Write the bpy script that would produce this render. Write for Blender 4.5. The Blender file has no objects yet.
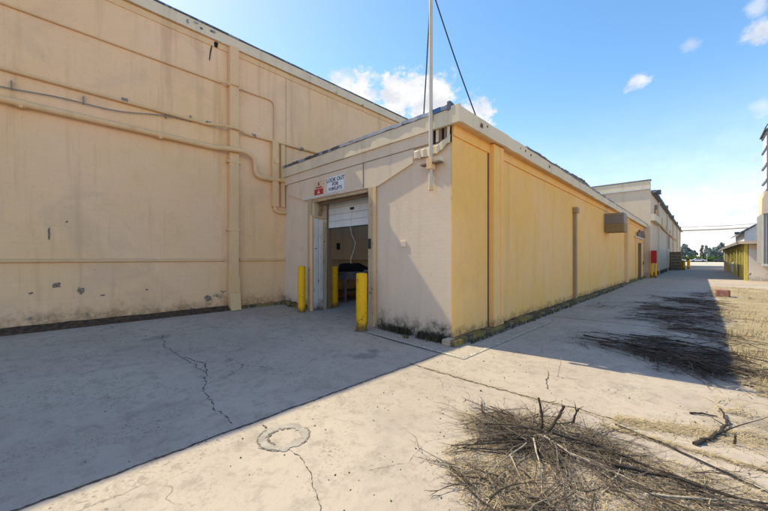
import bpy, bmesh, math, random
from mathutils import Vector, Matrix, noise as mnoise

# ------------------------------------------------------------------ camera, sky, sun, exposure
sc = bpy.context.scene
C = sc.collection
EYE = 1.5
cam_d = bpy.data.cameras.new('camera')
cam = bpy.data.objects.new('camera', cam_d); C.objects.link(cam)
cam.location = (0, 0, EYE)
cam.rotation_euler = (math.pi/2, 0, math.atan2(316, 332))
cam_d.sensor_width = 36.0
cam_d.lens = 36.0*332/768
cam_d.shift_y = 2.5/768
cam_d.clip_start = 0.05
cam_d.clip_end = 6000
sc.camera = cam

SUN = Vector((-0.808, -0.126, 1.0)).normalized()
SUN_EL = math.asin(SUN.z)
SUN_AZ = math.atan2(SUN.x, SUN.y)

world = bpy.data.worlds.new('World'); sc.world = world
world.use_nodes = True
wn = world.node_tree; wn.nodes.clear()
def wnode(t, **k):
    n = wn.nodes.new(t)
    for a, b in k.items(): setattr(n, a, b)
    return n
w_out = wnode('ShaderNodeOutputWorld'); w_bg = wnode('ShaderNodeBackground')
w_sky = wnode('ShaderNodeTexSky', sky_type='NISHITA', sun_disc=False)
w_sky.sun_elevation = SUN_EL; w_sky.sun_rotation = SUN_AZ
w_sky.altitude = 0; w_sky.air_density = 0.75; w_sky.dust_density = 0.25; w_sky.ozone_density = 3.0
w_bg.inputs['Strength'].default_value = 0.15
def wmath(op, a, b=None, c=None, clamp=False):
    n = wnode('ShaderNodeMath', operation=op, use_clamp=clamp)
    for i, v in enumerate((a, b, c)):
        if v is None: continue
        if isinstance(v, (int, float)): n.inputs[i].default_value = v
        else: wn.links.new(v, n.inputs[i])
    return n.outputs[0]
w_tc = wnode('ShaderNodeTexCoord')
def wnoise(scale, detail, rough=0.55, sq=1.0):
    m = wnode('ShaderNodeMapping'); m.inputs['Scale'].default_value = (1, 1, sq)
    wn.links.new(w_tc.outputs['Generated'], m.inputs['Vector'])
    n = wnode('ShaderNodeTexNoise'); n.inputs['Scale'].default_value = scale
    n.inputs['Detail'].default_value = detail; n.inputs['Roughness'].default_value = rough
    wn.links.new(m.outputs[0], n.inputs['Vector']); return n.outputs['Fac']
n_big = wnoise(9.0, 7, 0.6, 1.4); n_fine = wnoise(30.0, 8, 0.68, 1.5)
fuzz = wmath('ADD', wmath('MULTIPLY', wmath('SUBTRACT', n_big, 0.5), 0.30), wmath('MULTIPLY', wmath('SUBTRACT', n_fine, 0.5), 0.26))
def cloud_at(d, rad, soft, amt):
    v = wnode('ShaderNodeVectorMath', operation='DISTANCE')
    nrm = wnode('ShaderNodeVectorMath', operation='NORMALIZE')
    wn.links.new(w_tc.outputs['Generated'], nrm.inputs[0]); wn.links.new(nrm.outputs[0], v.inputs[0])
    v.inputs[1].default_value = Vector(d).normalized()
    dist = wmath('ADD', v.outputs['Value'], wmath('MULTIPLY', fuzz, min(1.0, rad*13)))
    mr = wnode('ShaderNodeMapRange', interpolation_type='SMOOTHSTEP')
    wn.links.new(dist, mr.inputs['Value'])
    mr.inputs['From Min'].default_value = rad + soft*.8; mr.inputs['From Max'].default_value = rad - soft*.8
    mr.inputs['To Min'].default_value = 0; mr.inputs['To Max'].default_value = amt
    return mr.outputs['Result']
CLOUDS = [((-0.737, 0.679, 0.488), 0.05, 0.03, 0.95),
          ((-0.775, 0.643, 0.512), 0.035, 0.03, 0.8),
          ((-0.665, 0.747, 0.476), 0.055, 0.03, 0.95),
          ((-0.622, 0.789, 0.497), 0.05, 0.03, 0.95),
          ((-0.567, 0.841, 0.464), 0.05, 0.03, 0.95),
          ((-0.506, 0.899, 0.440), 0.035, 0.03, 0.85),
          ((-0.676, 0.737, 0.410), 0.075, 0.03, 0.95),
          ((-0.589, 0.820, 0.410), 0.075, 0.03, 0.95),
          ((-0.502, 0.903, 0.404), 0.05, 0.03, 0.9),
          ((-0.135, 1.252, 0.536), 0.016, 0.014, 0.8),
          ((0.131, 1.505, 0.684), 0.014, 0.012, 0.75),
          ((0.124, 1.499, 0.753), 0.01, 0.012, 0.5),
          ((-0.022, 1.360, 0.642), 0.008, 0.012, 0.4),
          ((0.035, 1.414, 0.349), 0.014, 0.02, 0.3),
          ((0.142, 1.516, 0.461), 0.014, 0.018, 0.45),
          ((0.120, 1.495, 0.120), 0.09, 0.06, 0.85),
          ((0.065, 1.443, 0.066), 0.1, 0.07, 0.6),
          ((0.148, 1.522, 0.199), 0.05, 0.045, 0.8),
          ((0.000, 1.381, 0.099), 0.05, 0.05, 0.4),
          ((0.098, 1.474, 0.241), 0.02, 0.03, 0.3)]
mask = None
for d, r, s, a in CLOUDS:
    m_ = cloud_at(d, r, s, a)
    mask = m_ if mask is None else wmath('MAXIMUM', mask, m_)
# scattered clouds all round the rest of the sky, and the pale band low down
sep = wnode('ShaderNodeSeparateXYZ'); wn.links.new(w_tc.outputs['Generated'], sep.inputs[0])
scat = wnode('ShaderNodeMapRange', interpolation_type='SMOOTHSTEP'); wn.links.new(wnoise(2.6, 9, 0.55, 2.0), scat.inputs['Value'])
scat.inputs['From Min'].default_value = 0.60; scat.inputs['From Max'].default_value = 0.74; scat.inputs['To Max'].default_value = 0.12
low = wnode('ShaderNodeMapRange', interpolation_type='SMOOTHSTEP'); wn.links.new(sep.outputs['Z'], low.inputs['Value'])
low.inputs['From Min'].default_value = 0.42; low.inputs['From Max'].default_value = -0.02; low.inputs['To Max'].default_value = 0.5
mask = wmath('MAXIMUM', mask, scat.outputs['Result'])
mask = wmath('MAXIMUM', mask, low.outputs['Result'], clamp=True)
w_hs = wnode('ShaderNodeHueSaturation'); w_hs.inputs['Saturation'].default_value = 1.25; w_hs.inputs['Value'].default_value = 0.86; w_hs.inputs['Hue'].default_value = 0.489
wn.links.new(w_sky.outputs[0], w_hs.inputs['Color'])
w_mix = wnode('ShaderNodeMix', data_type='RGBA')
wn.links.new(mask, w_mix.inputs['Factor'])
w_tint = wnode('ShaderNodeMix', data_type='RGBA', blend_type='MULTIPLY'); w_tint.inputs['Factor'].default_value = 1.0
wn.links.new(w_hs.outputs[0], w_tint.inputs[6]); w_tint.inputs[7].default_value = (1.62, 0.94, 0.79, 1)   # daylight white balance
wn.links.new(w_tint.outputs[2], w_mix.inputs[6]); 
w_cl = wnode('ShaderNodeMix', data_type='RGBA'); wn.links.new(wmath('MULTIPLY', wmath('SUBTRACT', wnoise(16.0, 6, 0.6, 1.6), 0.36), 3.2, clamp=True), w_cl.inputs['Factor'])
w_cl.inputs[6].default_value = (1.72, 1.74, 1.80, 1); w_cl.inputs[7].default_value = (2.5, 2.43, 2.34, 1)
wn.links.new(w_cl.outputs[2], w_mix.inputs[7])
wn.links.new(w_mix.outputs[2], w_bg.inputs['Color']); wn.links.new(w_bg.outputs[0], w_out.inputs[0])

sun_d = bpy.data.lights.new('sun', 'SUN'); sun_d.energy = 2.0; sun_d.angle = math.radians(0.53); sun_d.color = (0.96, 0.86, 0.60)
sun = bpy.data.objects.new('sun', sun_d); C.objects.link(sun)
sun.rotation_euler = SUN.to_track_quat('Z', 'Y').to_euler(); sun.location = SUN*60
sc.view_settings.view_transform = 'Standard'; sc.view_settings.look = 'None'
sc.view_settings.gamma = 1.0; sc.view_settings.use_curve_mapping = False
sc.view_settings.exposure = 1.64
sc.cycles.max_bounces = 8; sc.cycles.diffuse_bounces = 4

R = random.Random(7)

# ------------------------------------------------------------------ materials
class Mat:
    def __init__(s, name):
        s.m = bpy.data.materials.new(name); s.m.use_nodes = True
        s.t = s.m.node_tree; s.b = s.t.nodes['Principled BSDF']
        s.geo = s.t.nodes.new('ShaderNodeNewGeometry')
        s.P = s.geo.outputs['Position']
        s.b.inputs['Roughness'].default_value = 0.85
        s.b.inputs['Specular IOR Level'].default_value = 0.25
    def n(s, t, **k):
        o = s.t.nodes.new(t)
        for a, b in k.items(): setattr(o, a, b)
        return o
    def put(s, v, sock):
        if isinstance(v, (int, float)): sock.default_value = v
        elif isinstance(v, (tuple, list)): sock.default_value = tuple(v) + ((1,) if len(v) == 3 and len(sock.default_value) == 4 else ())
        else: s.t.links.new(v, sock)
    def scale(s, v, loc=(0, 0, 0), vec=None):
        m = s.n('ShaderNodeMapping'); m.inputs['Scale'].default_value = v; m.inputs['Location'].default_value = loc
        s.t.links.new(vec or s.P, m.inputs['Vector']); return m.outputs[0]
    def noise(s, scale, detail=5, rough=0.55, vec=None, dist=0.0):
        n = s.n('ShaderNodeTexNoise'); n.inputs['Scale'].default_value = scale; n.inputs['Detail'].default_value = min(detail, 4.5)
        n.inputs['Roughness'].default_value = rough; n.inputs['Distortion'].default_value = dist
        s.t.links.new(vec or s.P, n.inputs['Vector']); return n.outputs['Fac']
    def voro(s, scale, feature='F1', vec=None, out='Distance'):
        n = s.n('ShaderNodeTexVoronoi', feature=feature); n.inputs['Scale'].default_value = scale
        s.t.links.new(vec or s.P, n.inputs['Vector']); return n.outputs[out]
    def rng(s, v, a, b, c=0.0, d=1.0):
        n = s.n('ShaderNodeMapRange', interpolation_type='SMOOTHSTEP'); s.put(v, n.inputs['Value'])
        n.inputs['From Min'].default_value = a; n.inputs['From Max'].default_value = b
        n.inputs['To Min'].default_value = c; n.inputs['To Max'].default_value = d; return n.outputs['Result']
    def math(s, op, a, b=0.0):
        n = s.n('ShaderNodeMath', operation=op); s.put(a, n.inputs[0]); s.put(b, n.inputs[1]); return n.outputs[0]
    def mix(s, f, a, b, blend='MIX'):
        n = s.n('ShaderNodeMix', data_type='RGBA', blend_type=blend)
        s.put(f, n.inputs['Factor']); s.put(a, n.inputs[6]); s.put(b, n.inputs[7]); return n.outputs[2]
    def xyz(s):
        n = s.n('ShaderNodeSeparateXYZ'); s.t.links.new(s.P, n.inputs[0]); return n.outputs
    def col(s, c): s.put(c, s.b.inputs['Base Color'])
    def rough(s, v): s.put(v, s.b.inputs['Roughness'])
    def bump(s, h, dist=0.01, strength=0.6):
        n = s.n('ShaderNodeBump'); n.inputs['Distance'].default_value = dist; n.inputs['Strength'].default_value = strength
        s.put(h, n.inputs['Height']); s.t.links.new(n.outputs[0], s.b.inputs['Normal'])

def k(c, f): return tuple(min(1, x*f) for x in c)

def stucco(name, base, alt, streak=0.35, grime=0.4, grime_h=0.55, grime_col=(.10, .075, .05), peel=0.0, brick=False, boards=0.0, zg=0.0, fine=1.0):
    """painted plaster: blotches, run-off streaks, dirt at the foot, chipped paint"""
    M = Mat(name)
    blot = M.rng(M.noise(0.55, 6, 0.6), 0.35, 0.68)
    c = M.mix(blot, base, alt)
    c = M.mix(M.rng(M.noise(2.7, 6, 0.65, dist=0.6), 0.45, 0.75, 0, 0.35), c, k(base, 1.12))
    pinkish = M.rng(M.noise(0.9, 3, 0.5, vec=M.scale((1, 1, 1), (7, 3, 5))), 0.5, 0.75, 0, 0.4)
    c = M.mix(pinkish, c, (alt[0]*1.0, alt[1]*0.93, alt[2]*0.92))
    st = M.rng(M.noise(1.0, 6, 0.6, vec=M.scale((3.2, 3.2, 0.22))), 0.52, 0.78, 0, streak)
    c = M.mix(st, c, (base[0]*.55, base[1]*.52, base[2]*.52))
    st2 = M.rng(M.noise(1.0, 4, 0.6, vec=M.scale((9, 9, 0.35), (3, 8, 1))), 0.60, 0.82, 0, streak*0.8)
    c = M.mix(st2, c, k(base, .5))
    sm = M.rng(M.noise(1.6, 7, 0.7, vec=M.scale((1, 1, 1), (13, 4, 2)), dist=0.8), 0.55, 0.8, 0, streak*.7)
    c = M.mix(sm, c, (base[0]*.66, base[1]*.67, base[2]*.78))
    sm2 = M.rng(M.noise(.8, 5, .62, vec=M.scale((1, 1, .8), (2, 21, 7)), dist=1.0), .50, .70, 0, streak*.9)
    c = M.mix(sm2, c, (base[0]*.78, base[1]*.80, base[2]*.98))
    sp = M.rng(M.noise(14, 4, .7, vec=M.scale((1, 1, 1), (6, 1, 8))), .56, .70, 0, .20)
    c = M.mix(sp, c, k(base, .6))
    z = M.xyz()[2]
    if grime:
        hh = M.math('ADD', z, M.math('MULTIPLY', M.math('SUBTRACT', M.noise(3.2, 7, 0.7), 0.5), grime_h*1.9))
        g = M.rng(hh, zg + grime_h, zg + grime_h*0.08, 0, grime)
        g = M.math('MULTIPLY', g, M.rng(M.noise(9, 6, 0.7), 0.32, 0.6, 0.25, 1))
        c = M.mix(g, c, grime_col)
    if peel:
        pn = M.noise(2.3, 8, 0.62, dist=0.4)
        lowz = M.rng(z, 1.4, 0.1, -0.05, 0.055)
        pm = M.rng(M.math('ADD', pn, lowz), 0.735 - peel*0.05, 0.742 - peel*0.05)
        c = M.mix(pm, c, (.20, .195, .18))
    else:
        pm = 0.0
    spot = M.rng(M.voro(5.5, vec=M.scale((1, 1, 1), (2, 2, 9))), 0.045, 0.03, 0, 0.55)
    spot = M.math('MULTIPLY', spot, M.rng(M.noise(1.3, 2), 0.52, 0.62))
    c = M.mix(spot, c, (.08, .06, .045))
    M.col(c); M.rough(0.88)
    h = M.math('ADD', M.math('MULTIPLY', M.noise(60*fine, 5, 0.6), 0.35), M.math('MULTIPLY', M.noise(5, 5, 0.6), 0.9))
    if boards:
        wv = M.n('ShaderNodeTexWave', wave_type='BANDS', bands_direction='Z'); wv.inputs['Scale'].default_value = boards
        wv.inputs['Distortion'].default_value = 0.6; wv.inputs['Detail'].default_value = 2; wv.inputs['Detail Scale'].default_value = 0.4
        M.t.links.new(M.P, wv.inputs['Vector'])
        h = M.math('ADD', h, M.math('MULTIPLY', M.rng(wv.outputs['Fac'], 0.0, 0.12), 0.6))
    if brick:
        v = M.n('ShaderNodeCombineXYZ'); x = M.xyz(); M.t.links.new(x[0], v.inputs[0]); M.t.links.new(x[2], v.inputs[1])
        b = M.n('ShaderNodeTexBrick'); M.t.links.new(v.outputs[0], b.inputs['Vector']); b.inputs['Scale'].default_value = 1.0
        b.inputs['Brick Width'].default_value = 0.21; b.inputs['Row Height'].default_value = 0.075; b.inputs['Mortar Size'].default_value = 0.006
        b.inputs['Mortar Smooth'].default_value = 0.6
        h = M.math('SUBTRACT', h, M.math('MULTIPLY', b.outputs['Fac'], 0.13))
    h = M.math('SUBTRACT', h, M.math('MULTIPLY', pm, 0.6)) if peel else h
    M.bump(h, 0.006, 0.55)
    return M.m

def painted(name, base, wear_col=(.16, .10, .06), wear=0.3, rough=0.6, metal=0.0, scale=9, thr=0.62, streak=0.3, foot=0.0):
    M = Mat(name)
    c = M.mix(M.rng(M.noise(1.8, 4), 0.35, 0.7, 0, 0.5), base, k(base, .80))
    c = M.mix(M.rng(M.noise(1.0, 5, vec=M.scale((12, 12, .8))), .52, .8, 0, streak), c, k(base, .45))
    w = M.rng(M.noise(scale, 7, 0.68), thr, thr + .04, 0, wear*1.6 if wear*1.6 < 1 else 1)
    c = M.mix(w, c, wear_col)
    if foot:
        z = M.math('ADD', M.xyz()[2], M.math('MULTIPLY', M.math('SUBTRACT', M.noise(7, 6, .7), .5), foot*2.2))
        c = M.mix(M.rng(z, foot + .1, foot*.3 + .02, 0, .85), c, (.09, .06, .035))
        c = M.mix(M.rng(M.noise(3.5, 5, .7, vec=M.scale((4, 4, 1.2))), .56, .72, 0, .45), c, (base[0]*.5, base[1]*.42, base[2]*.8 + .02))
    M.col(c); M.rough(rough); M.b.inputs['Metallic'].default_value = metal
    M.bump(M.math('ADD', M.noise(40, 4), M.math('MULTIPLY', w, -.8)), 0.003, 0.4)
    return M.m

def plain(name, base, rough=0.7, var=0.25, scale=6, metal=0.0, bump=0.004):
    M = Mat(name)
    c = M.mix(M.rng(M.noise(scale, 6, 0.62), .3, .72), k(base, 1 - var), k(base, 1 + var))
    M.col(c); M.rough(rough); M.b.inputs['Metallic'].default_value = metal
    M.bump(M.noise(scale*6, 4), bump, .5)
    return M.m

def concrete_mat():
    M = Mat('concrete_yard')
    base, lite, dark = (.412, .342, .278), (.475, .40, .325), (.325, .275, .232)
    c = M.mix(M.rng(M.noise(.45, 6, .6), .36, .66), base, lite)
    c = M.mix(M.rng(M.noise(1.1, 7, .66, dist=.7, vec=M.scale((1, 1, 1), (5, 2, 0))), .5, .74, 0, .65), c, dark)
    # trowel and tyre smears, long in the driving direction
    c = M.mix(M.rng(M.noise(1.0, 6, .6, vec=M.scale((.55, 2.8, 1))), .55, .78, 0, .4), c, k(dark, .9))
    c = M.mix(M.rng(M.noise(1.0, 5, .6, vec=M.scale((2.6, .35, 1), (1, 5, 0))), .56, .8, 0, .35), c, (.60, .53, .41))
    c = M.mix(M.rng(M.noise(6.5, 7, .72, dist=.5), .46, .72, 0, .5), c, (.225, .19, .15))
    c = M.mix(M.rng(M.noise(17, 6, .7, vec=M.scale((1, 1, 1), (3, 9, 1))), .54, .72, 0, .45), c, (.50, .43, .335))
    c = M.mix(M.math('MULTIPLY', M.rng(M.noise(30, 5, .7), .52, .66), M.rng(M.noise(1.5, 5, .6, vec=M.scale((1, 1, 1), (8, 8, 1))), .45, .65, 0, .75)), c, (.15, .125, .09))
    # oil and damp stains
    oil = M.rng(M.noise(.9, 5, .55, vec=M.scale((1, 1, 1), (31, 17, 0))), .64, .73, 0, .55)
    c = M.mix(oil, c, (.10, .098, .10))
    grit = M.rng(M.noise(95, 3, .6), .58, .7, 0, .30)
    c = M.mix(grit, c, (.24, .20, .15))
    c = M.mix(M.rng(M.noise(150, 2, .5, vec=M.scale((1, 1, 1), (4, 4, 4))), .6, .72, 0, .3), c, (.66, .59, .47))
    pit = M.math('MULTIPLY', M.rng(M.voro(7.0), .06, .035), M.rng(M.noise(1.7, 3), .5, .6))
    c = M.mix(pit, c, (.09, .08, .07))
    # hairline crazing in places
    wob = M.n('ShaderNodeVectorMath', operation='ADD'); M.t.links.new(M.P, wob.inputs[0])
    nz = M.n('ShaderNodeTexNoise'); nz.inputs['Scale'].default_value = 3.0; nz.inputs['Detail'].default_value = 5
    M.t.links.new(M.P, nz.inputs['Vector'])
    sc_ = M.n('ShaderNodeVectorMath', operation='SCALE'); sc_.inputs['Scale'].default_value = .5
    M.t.links.new(nz.outputs['Color'], sc_.inputs[0]); M.t.links.new(sc_.outputs[0], wob.inputs[1])
    cr = M.voro(.75, 'DISTANCE_TO_EDGE', vec=wob.outputs[0])
    hair = M.math('MULTIPLY', M.rng(cr, .007, .002), M.rng(M.noise(.5, 3, vec=M.scale((1, 1, 1), (9, 1, 0))), .50, .62, 0, .65))
    c = M.mix(hair, c, (.11, .095, .075))
    M.col(c); M.rough(M.rng(M.noise(2, 4), .3, .7, .78, .95))
    h = M.math('ADD', M.math('MULTIPLY', M.noise(55, 5, .65), .5), M.math('MULTIPLY', M.noise(4, 5, .6), .8))
    h = M.math('SUBTRACT', h, M.math('MULTIPLY', M.math('ADD', hair, pit), .8))
    M.bump(h, .009, .55)
    return M.m

MT = {}
MT['concrete'] = concrete_mat()
MT['wh_wall'] = stucco('warehouse_stucco', (.84, .55, .285), (.87, .58, .35), streak=.48, grime=.85, grime_h=.5, grime_col=(.33, .19, .09), peel=.75, boards=.9, zg=.15)
MT['trim'] = stucco('tan_trim_paint', (.76, .50, .25), (.80, .54, .30), streak=.35, grime=0)
MT['fascia_cream'] = stucco('cream_fascia_paint', (.72, .60, .41), (.77, .65, .46), streak=.4, grime=0)  # one cream paint for fascias and pale trim
MT['front'] = stucco('annex_front_plaster', (.76, .60, .43), (.80, .64, .475), streak=.22, grime=1.0, grime_h=.44, grime_col=(.04, .035, .026), brick=True)
MT['side'] = stucco('annex_side_stucco', (.89, .515, .14), (.89, .545, .225), streak=.26, grime=.85, grime_h=.30, grime_col=(.17, .10, .05))
MT['far_wall'] = stucco('far_hall_plaster', (.70, .56, .385), (.74, .60, .43), streak=.35, grime=.4, grime_h=.6)
MT['white_wall'] = stucco('white_shed_plaster', (.78, .74, .68), (.72, .68, .62), streak=.35, grime=.5, grime_h=.4, peel=.9)
MT['header'] = stucco('door_header_plaster', (.73, .585, .42), (.77, .625, .465), streak=.30, grime=0, peel=.2)
MT['yellow'] = painted('yellow_safety_paint', (.93, .50, .006), (.07, .05, .03), .5, .5, thr=.615, scale=13, streak=.3, foot=.2)
MT['yellow2'] = painted('pale_yellow_post_paint', (.72, .62, .16), (.2, .15, .08), .4, .6)
MT['white'] = painted('chipped_white_paint', (.70, .675, .61), (.12, .075, .05), .6, .6, thr=.61, scale=7, streak=.45, foot=.3)
MT['jamb'] = painted('ochre_jamb_paint', (.56, .43, .26), (.16, .10, .06), .5, .65, thr=.61, scale=8, streak=.5)
MT['door'] = painted('white_door_enamel', (.76, .77, .76), (.35, .31, .26), .25, .42, thr=.68, streak=.25)
MT['berm'] = plain('brown_asphalt_berm', (.085, .052, .033), .95, .45, 14, bump=.01)
def moss_mat():
    M = Mat('mossy_kerb')
    c = M.mix(M.rng(M.noise(2.2, 6, .7), .42, .62), (.10, .075, .05), (.27, .20, .055))
    c = M.mix(M.rng(M.noise(5, 6, .7, vec=M.scale((1, 1, 1), (5, 1, 2))), .52, .66), c, (.30, .25, .19))
    c = M.mix(M.rng(M.noise(14, 6, .7), .5, .7, 0, .8), c, (.05, .04, .025))
    M.col(c); M.rough(.95); M.bump(M.noise(22, 6, .7), .02, .8); return M.m
MT['moss'] = moss_mat()
MT['flash'] = painted('dark_roof_flashing', (.10, .115, .135), (.30, .34, .40), .6, .45, .3, thr=.56, scale=3)
MT['roof'] = plain('grey_roof_felt', (.20, .20, .20), .95, .3, 3)
MT['dark'] = plain('dark_void_board', (.02, .018, .016), .9, .3)
MT['steel'] = plain('galvanised_steel', (.42, .42, .41), .5, .25, 5, .5)
MT['pole'] = painted('cream_pole_paint', (.62, .57, .47), (.25, .17, .10), .3, .55)
MT['wire'] = plain('dark_wire', (.05, .05, .055), .6)
MT['red'] = painted('red_cabinet_enamel', (.46, .022, .02), (.2, .05, .04), .3, .45)
MT['brown'] = painted('brown_plank_paint', (.24, .165, .105), (.10, .07, .05), .5, .8, streak=.5)
MT['paintline'] = painted('worn_white_line', (.60, .55, .46), (.28, .255, .21), .62, .85, thr=.47, scale=34, streak=0)
MT['sign_white'] = plain('white_sign_enamel', (.80, .81, .83), .4, .06)
MT['ink'] = plain('black_sign_ink', (.035, .04, .05), .5, .2)
MT['sign_red'] = plain('red_sign_enamel', (.48, .03, .035), .4, .2, 30)
MT['sign_cream'] = plain('cream_sign_enamel', (.72, .52, .36), .45, .12, 20)
MT['sign_pink'] = plain('pink_sign_print', (.78, .40, .40), .45, .1)
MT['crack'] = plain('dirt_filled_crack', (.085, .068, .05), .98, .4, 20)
MT['patch'] = plain('grey_mortar_patch', (.36, .325, .275), .95, .2, 12, bump=.003)
MT['zinc'] = painted('dull_zinc_flashing', (.36, .39, .43), (.14, .15, .17), .6, .45, .3, thr=.57, scale=4)
MT['bluefelt'] = plain('blue_felt_patch', (.07, .15, .30), .7, .3, 8)
MT['rust'] = plain('rust_spot', (.13, .07, .05), .9, .5, 20)
MT['tanpipe'] = painted('tan_downpipe_paint', (.40, .27, .14), (.16, .10, .06), .4, .7, streak=.4)
MT['bare'] = plain('bare_grey_render', (.24, .19, .135), .95, .5, 30, bump=.006)
MT['rim'] = plain('rough_patch_rim', (.20, .165, .125), .95, .5, 25, bump=.004)
MT['tyre'] = plain('black_rubber', (.02, .02, .02), .8)
MT['glass'] = plain('dark_window_glass', (.03, .04, .05), .12, .1)
MT['sheet'] = painted('grey_corrugated_sheet', (.40, .40, .39), (.25, .2, .16), .3, .5, .2)
MT['pane'] = plain('milky_window_pane', (.80, .82, .85), .25, .05)
MT['bench'] = plain('blue_grey_bench_steel', (.22, .22, .235), .5, .25)
MT['cord'] = plain('white_cord', (.72, .70, .65), .6)
MT['acgrey'] = painted('weathered_unit_grey', (.27, .235, .20), (.15, .10, .07), .5, .6)
MT['acrust'] = painted('rusty_unit_skirt', (.30, .20, .085), (.14, .08, .04), .6, .7)
MT['car_white'] = plain('white_car_paint', (.55, .56, .58), .3, .03)
MT['car_dark'] = plain('dark_car_paint', (.05, .06, .08), .25, .05)
MT['redblock'] = painted('faded_red_paint', (.40, .15, .11), (.36, .25, .19), .6, .85, thr=.50, streak=.1)
MT['bark'] = plain('grey_bark', (.16, .13, .10), .95, .4, 8)

def vary(name, cols, rough=.9, transl=0.0, scale=1.3):
    """dead leaves and foliage: colour per piece from a per-island random value"""
    M = Mat(name)
    r = M.geo.outputs['Random Per Island']
    cr = M.n('ShaderNodeValToRGB'); M.t.links.new(r, cr.inputs[0])
    e = cr.color_ramp.elements
    while len(e) < len(cols): e.new(.5)
    for i, c in enumerate(cols): e[i].position = i/(len(cols) - 1); e[i].color = (*c, 1)
    c = M.mix(M.rng(M.noise(scale, 4), .35, .7, 0, .35), cr.outputs[0], k(cols[0], .8))
    M.col(c); M.rough(rough)
    return M.m
MT['straw'] = vary('dry_straw', [(.34, .25, .13), (.52, .40, .22), (.42, .33, .20), (.60, .49, .30), (.30, .24, .16)])
MT['frond'] = vary('dead_frond_leaf', [(.10, .075, .055), (.20, .16, .12), (.33, .27, .20), (.15, .12, .10), (.46, .39, .30)])
MT['frond_dark'] = vary('dark_dead_frond', [(.04, .030, .023), (.09, .068, .05), (.16, .12, .088), (.06, .046, .036), (.24, .185, .135)])  # darker version of the dead frond tones
MT['stick'] = plain('black_stick_bark', (.055, .043, .034), .95, .5, 30, bump=.006)
MT['stick_pale'] = plain('bleached_stick', (.42, .35, .26), .9, .3, 25, bump=.004)
MT['weed'] = vary('dead_weed', [(.04, .034, .022), (.10, .08, .05), (.06, .05, .035), (.20, .16, .09), (.08, .085, .03)])
MT['green'] = vary('green_weed', [(.06, .09, .015), (.12, .15, .02), (.09, .11, .02)])
MT['leaf1'] = vary('far_leaf_haze_tint', [(.15, .20, .18), (.20, .26, .24), (.17, .22, .22), (.24, .29, .28)])  # distance haze put into the leaf colour, paler and bluer
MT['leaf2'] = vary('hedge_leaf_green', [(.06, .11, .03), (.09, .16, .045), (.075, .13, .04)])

def dirt_mat():
    M = Mat('straw_littered_dirt')
    c = M.mix(M.rng(M.noise(1.2, 6, .6), .35, .68), (.36, .285, .17), (.47, .385, .25))
    c = M.mix(M.rng(M.noise(1.0, 6, .65, vec=M.scale((1.0, 3.2, 1))), .46, .66, 0, .8), c, (.25, .18, .10))
    c = M.mix(M.rng(M.noise(45, 4, .65), .5, .68, 0, .55), c, (.60, .50, .33))
    c = M.mix(M.rng(M.noise(70, 3, .65, vec=M.scale((1, 1, 1), (3, 3, 3))), .54, .68, 0, .6), c, (.18, .135, .085))
    M.col(c); M.rough(.97)
    M.bump(M.math('ADD', M.noise(40, 6, .7), M.math('MULTIPLY', M.noise(6, 4), 1.2)), .03, .8)
    return M.m
MT['dirt'] = dirt_mat()
def field_mat():
    M = Mat('pale_far_lot')
    M.col(M.mix(M.rng(M.noise(.05, 5), .35, .7), (.46, .41, .32), (.55, .50, .41))); M.rough(.95); return M.m
MT['field'] = field_mat()

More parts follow.
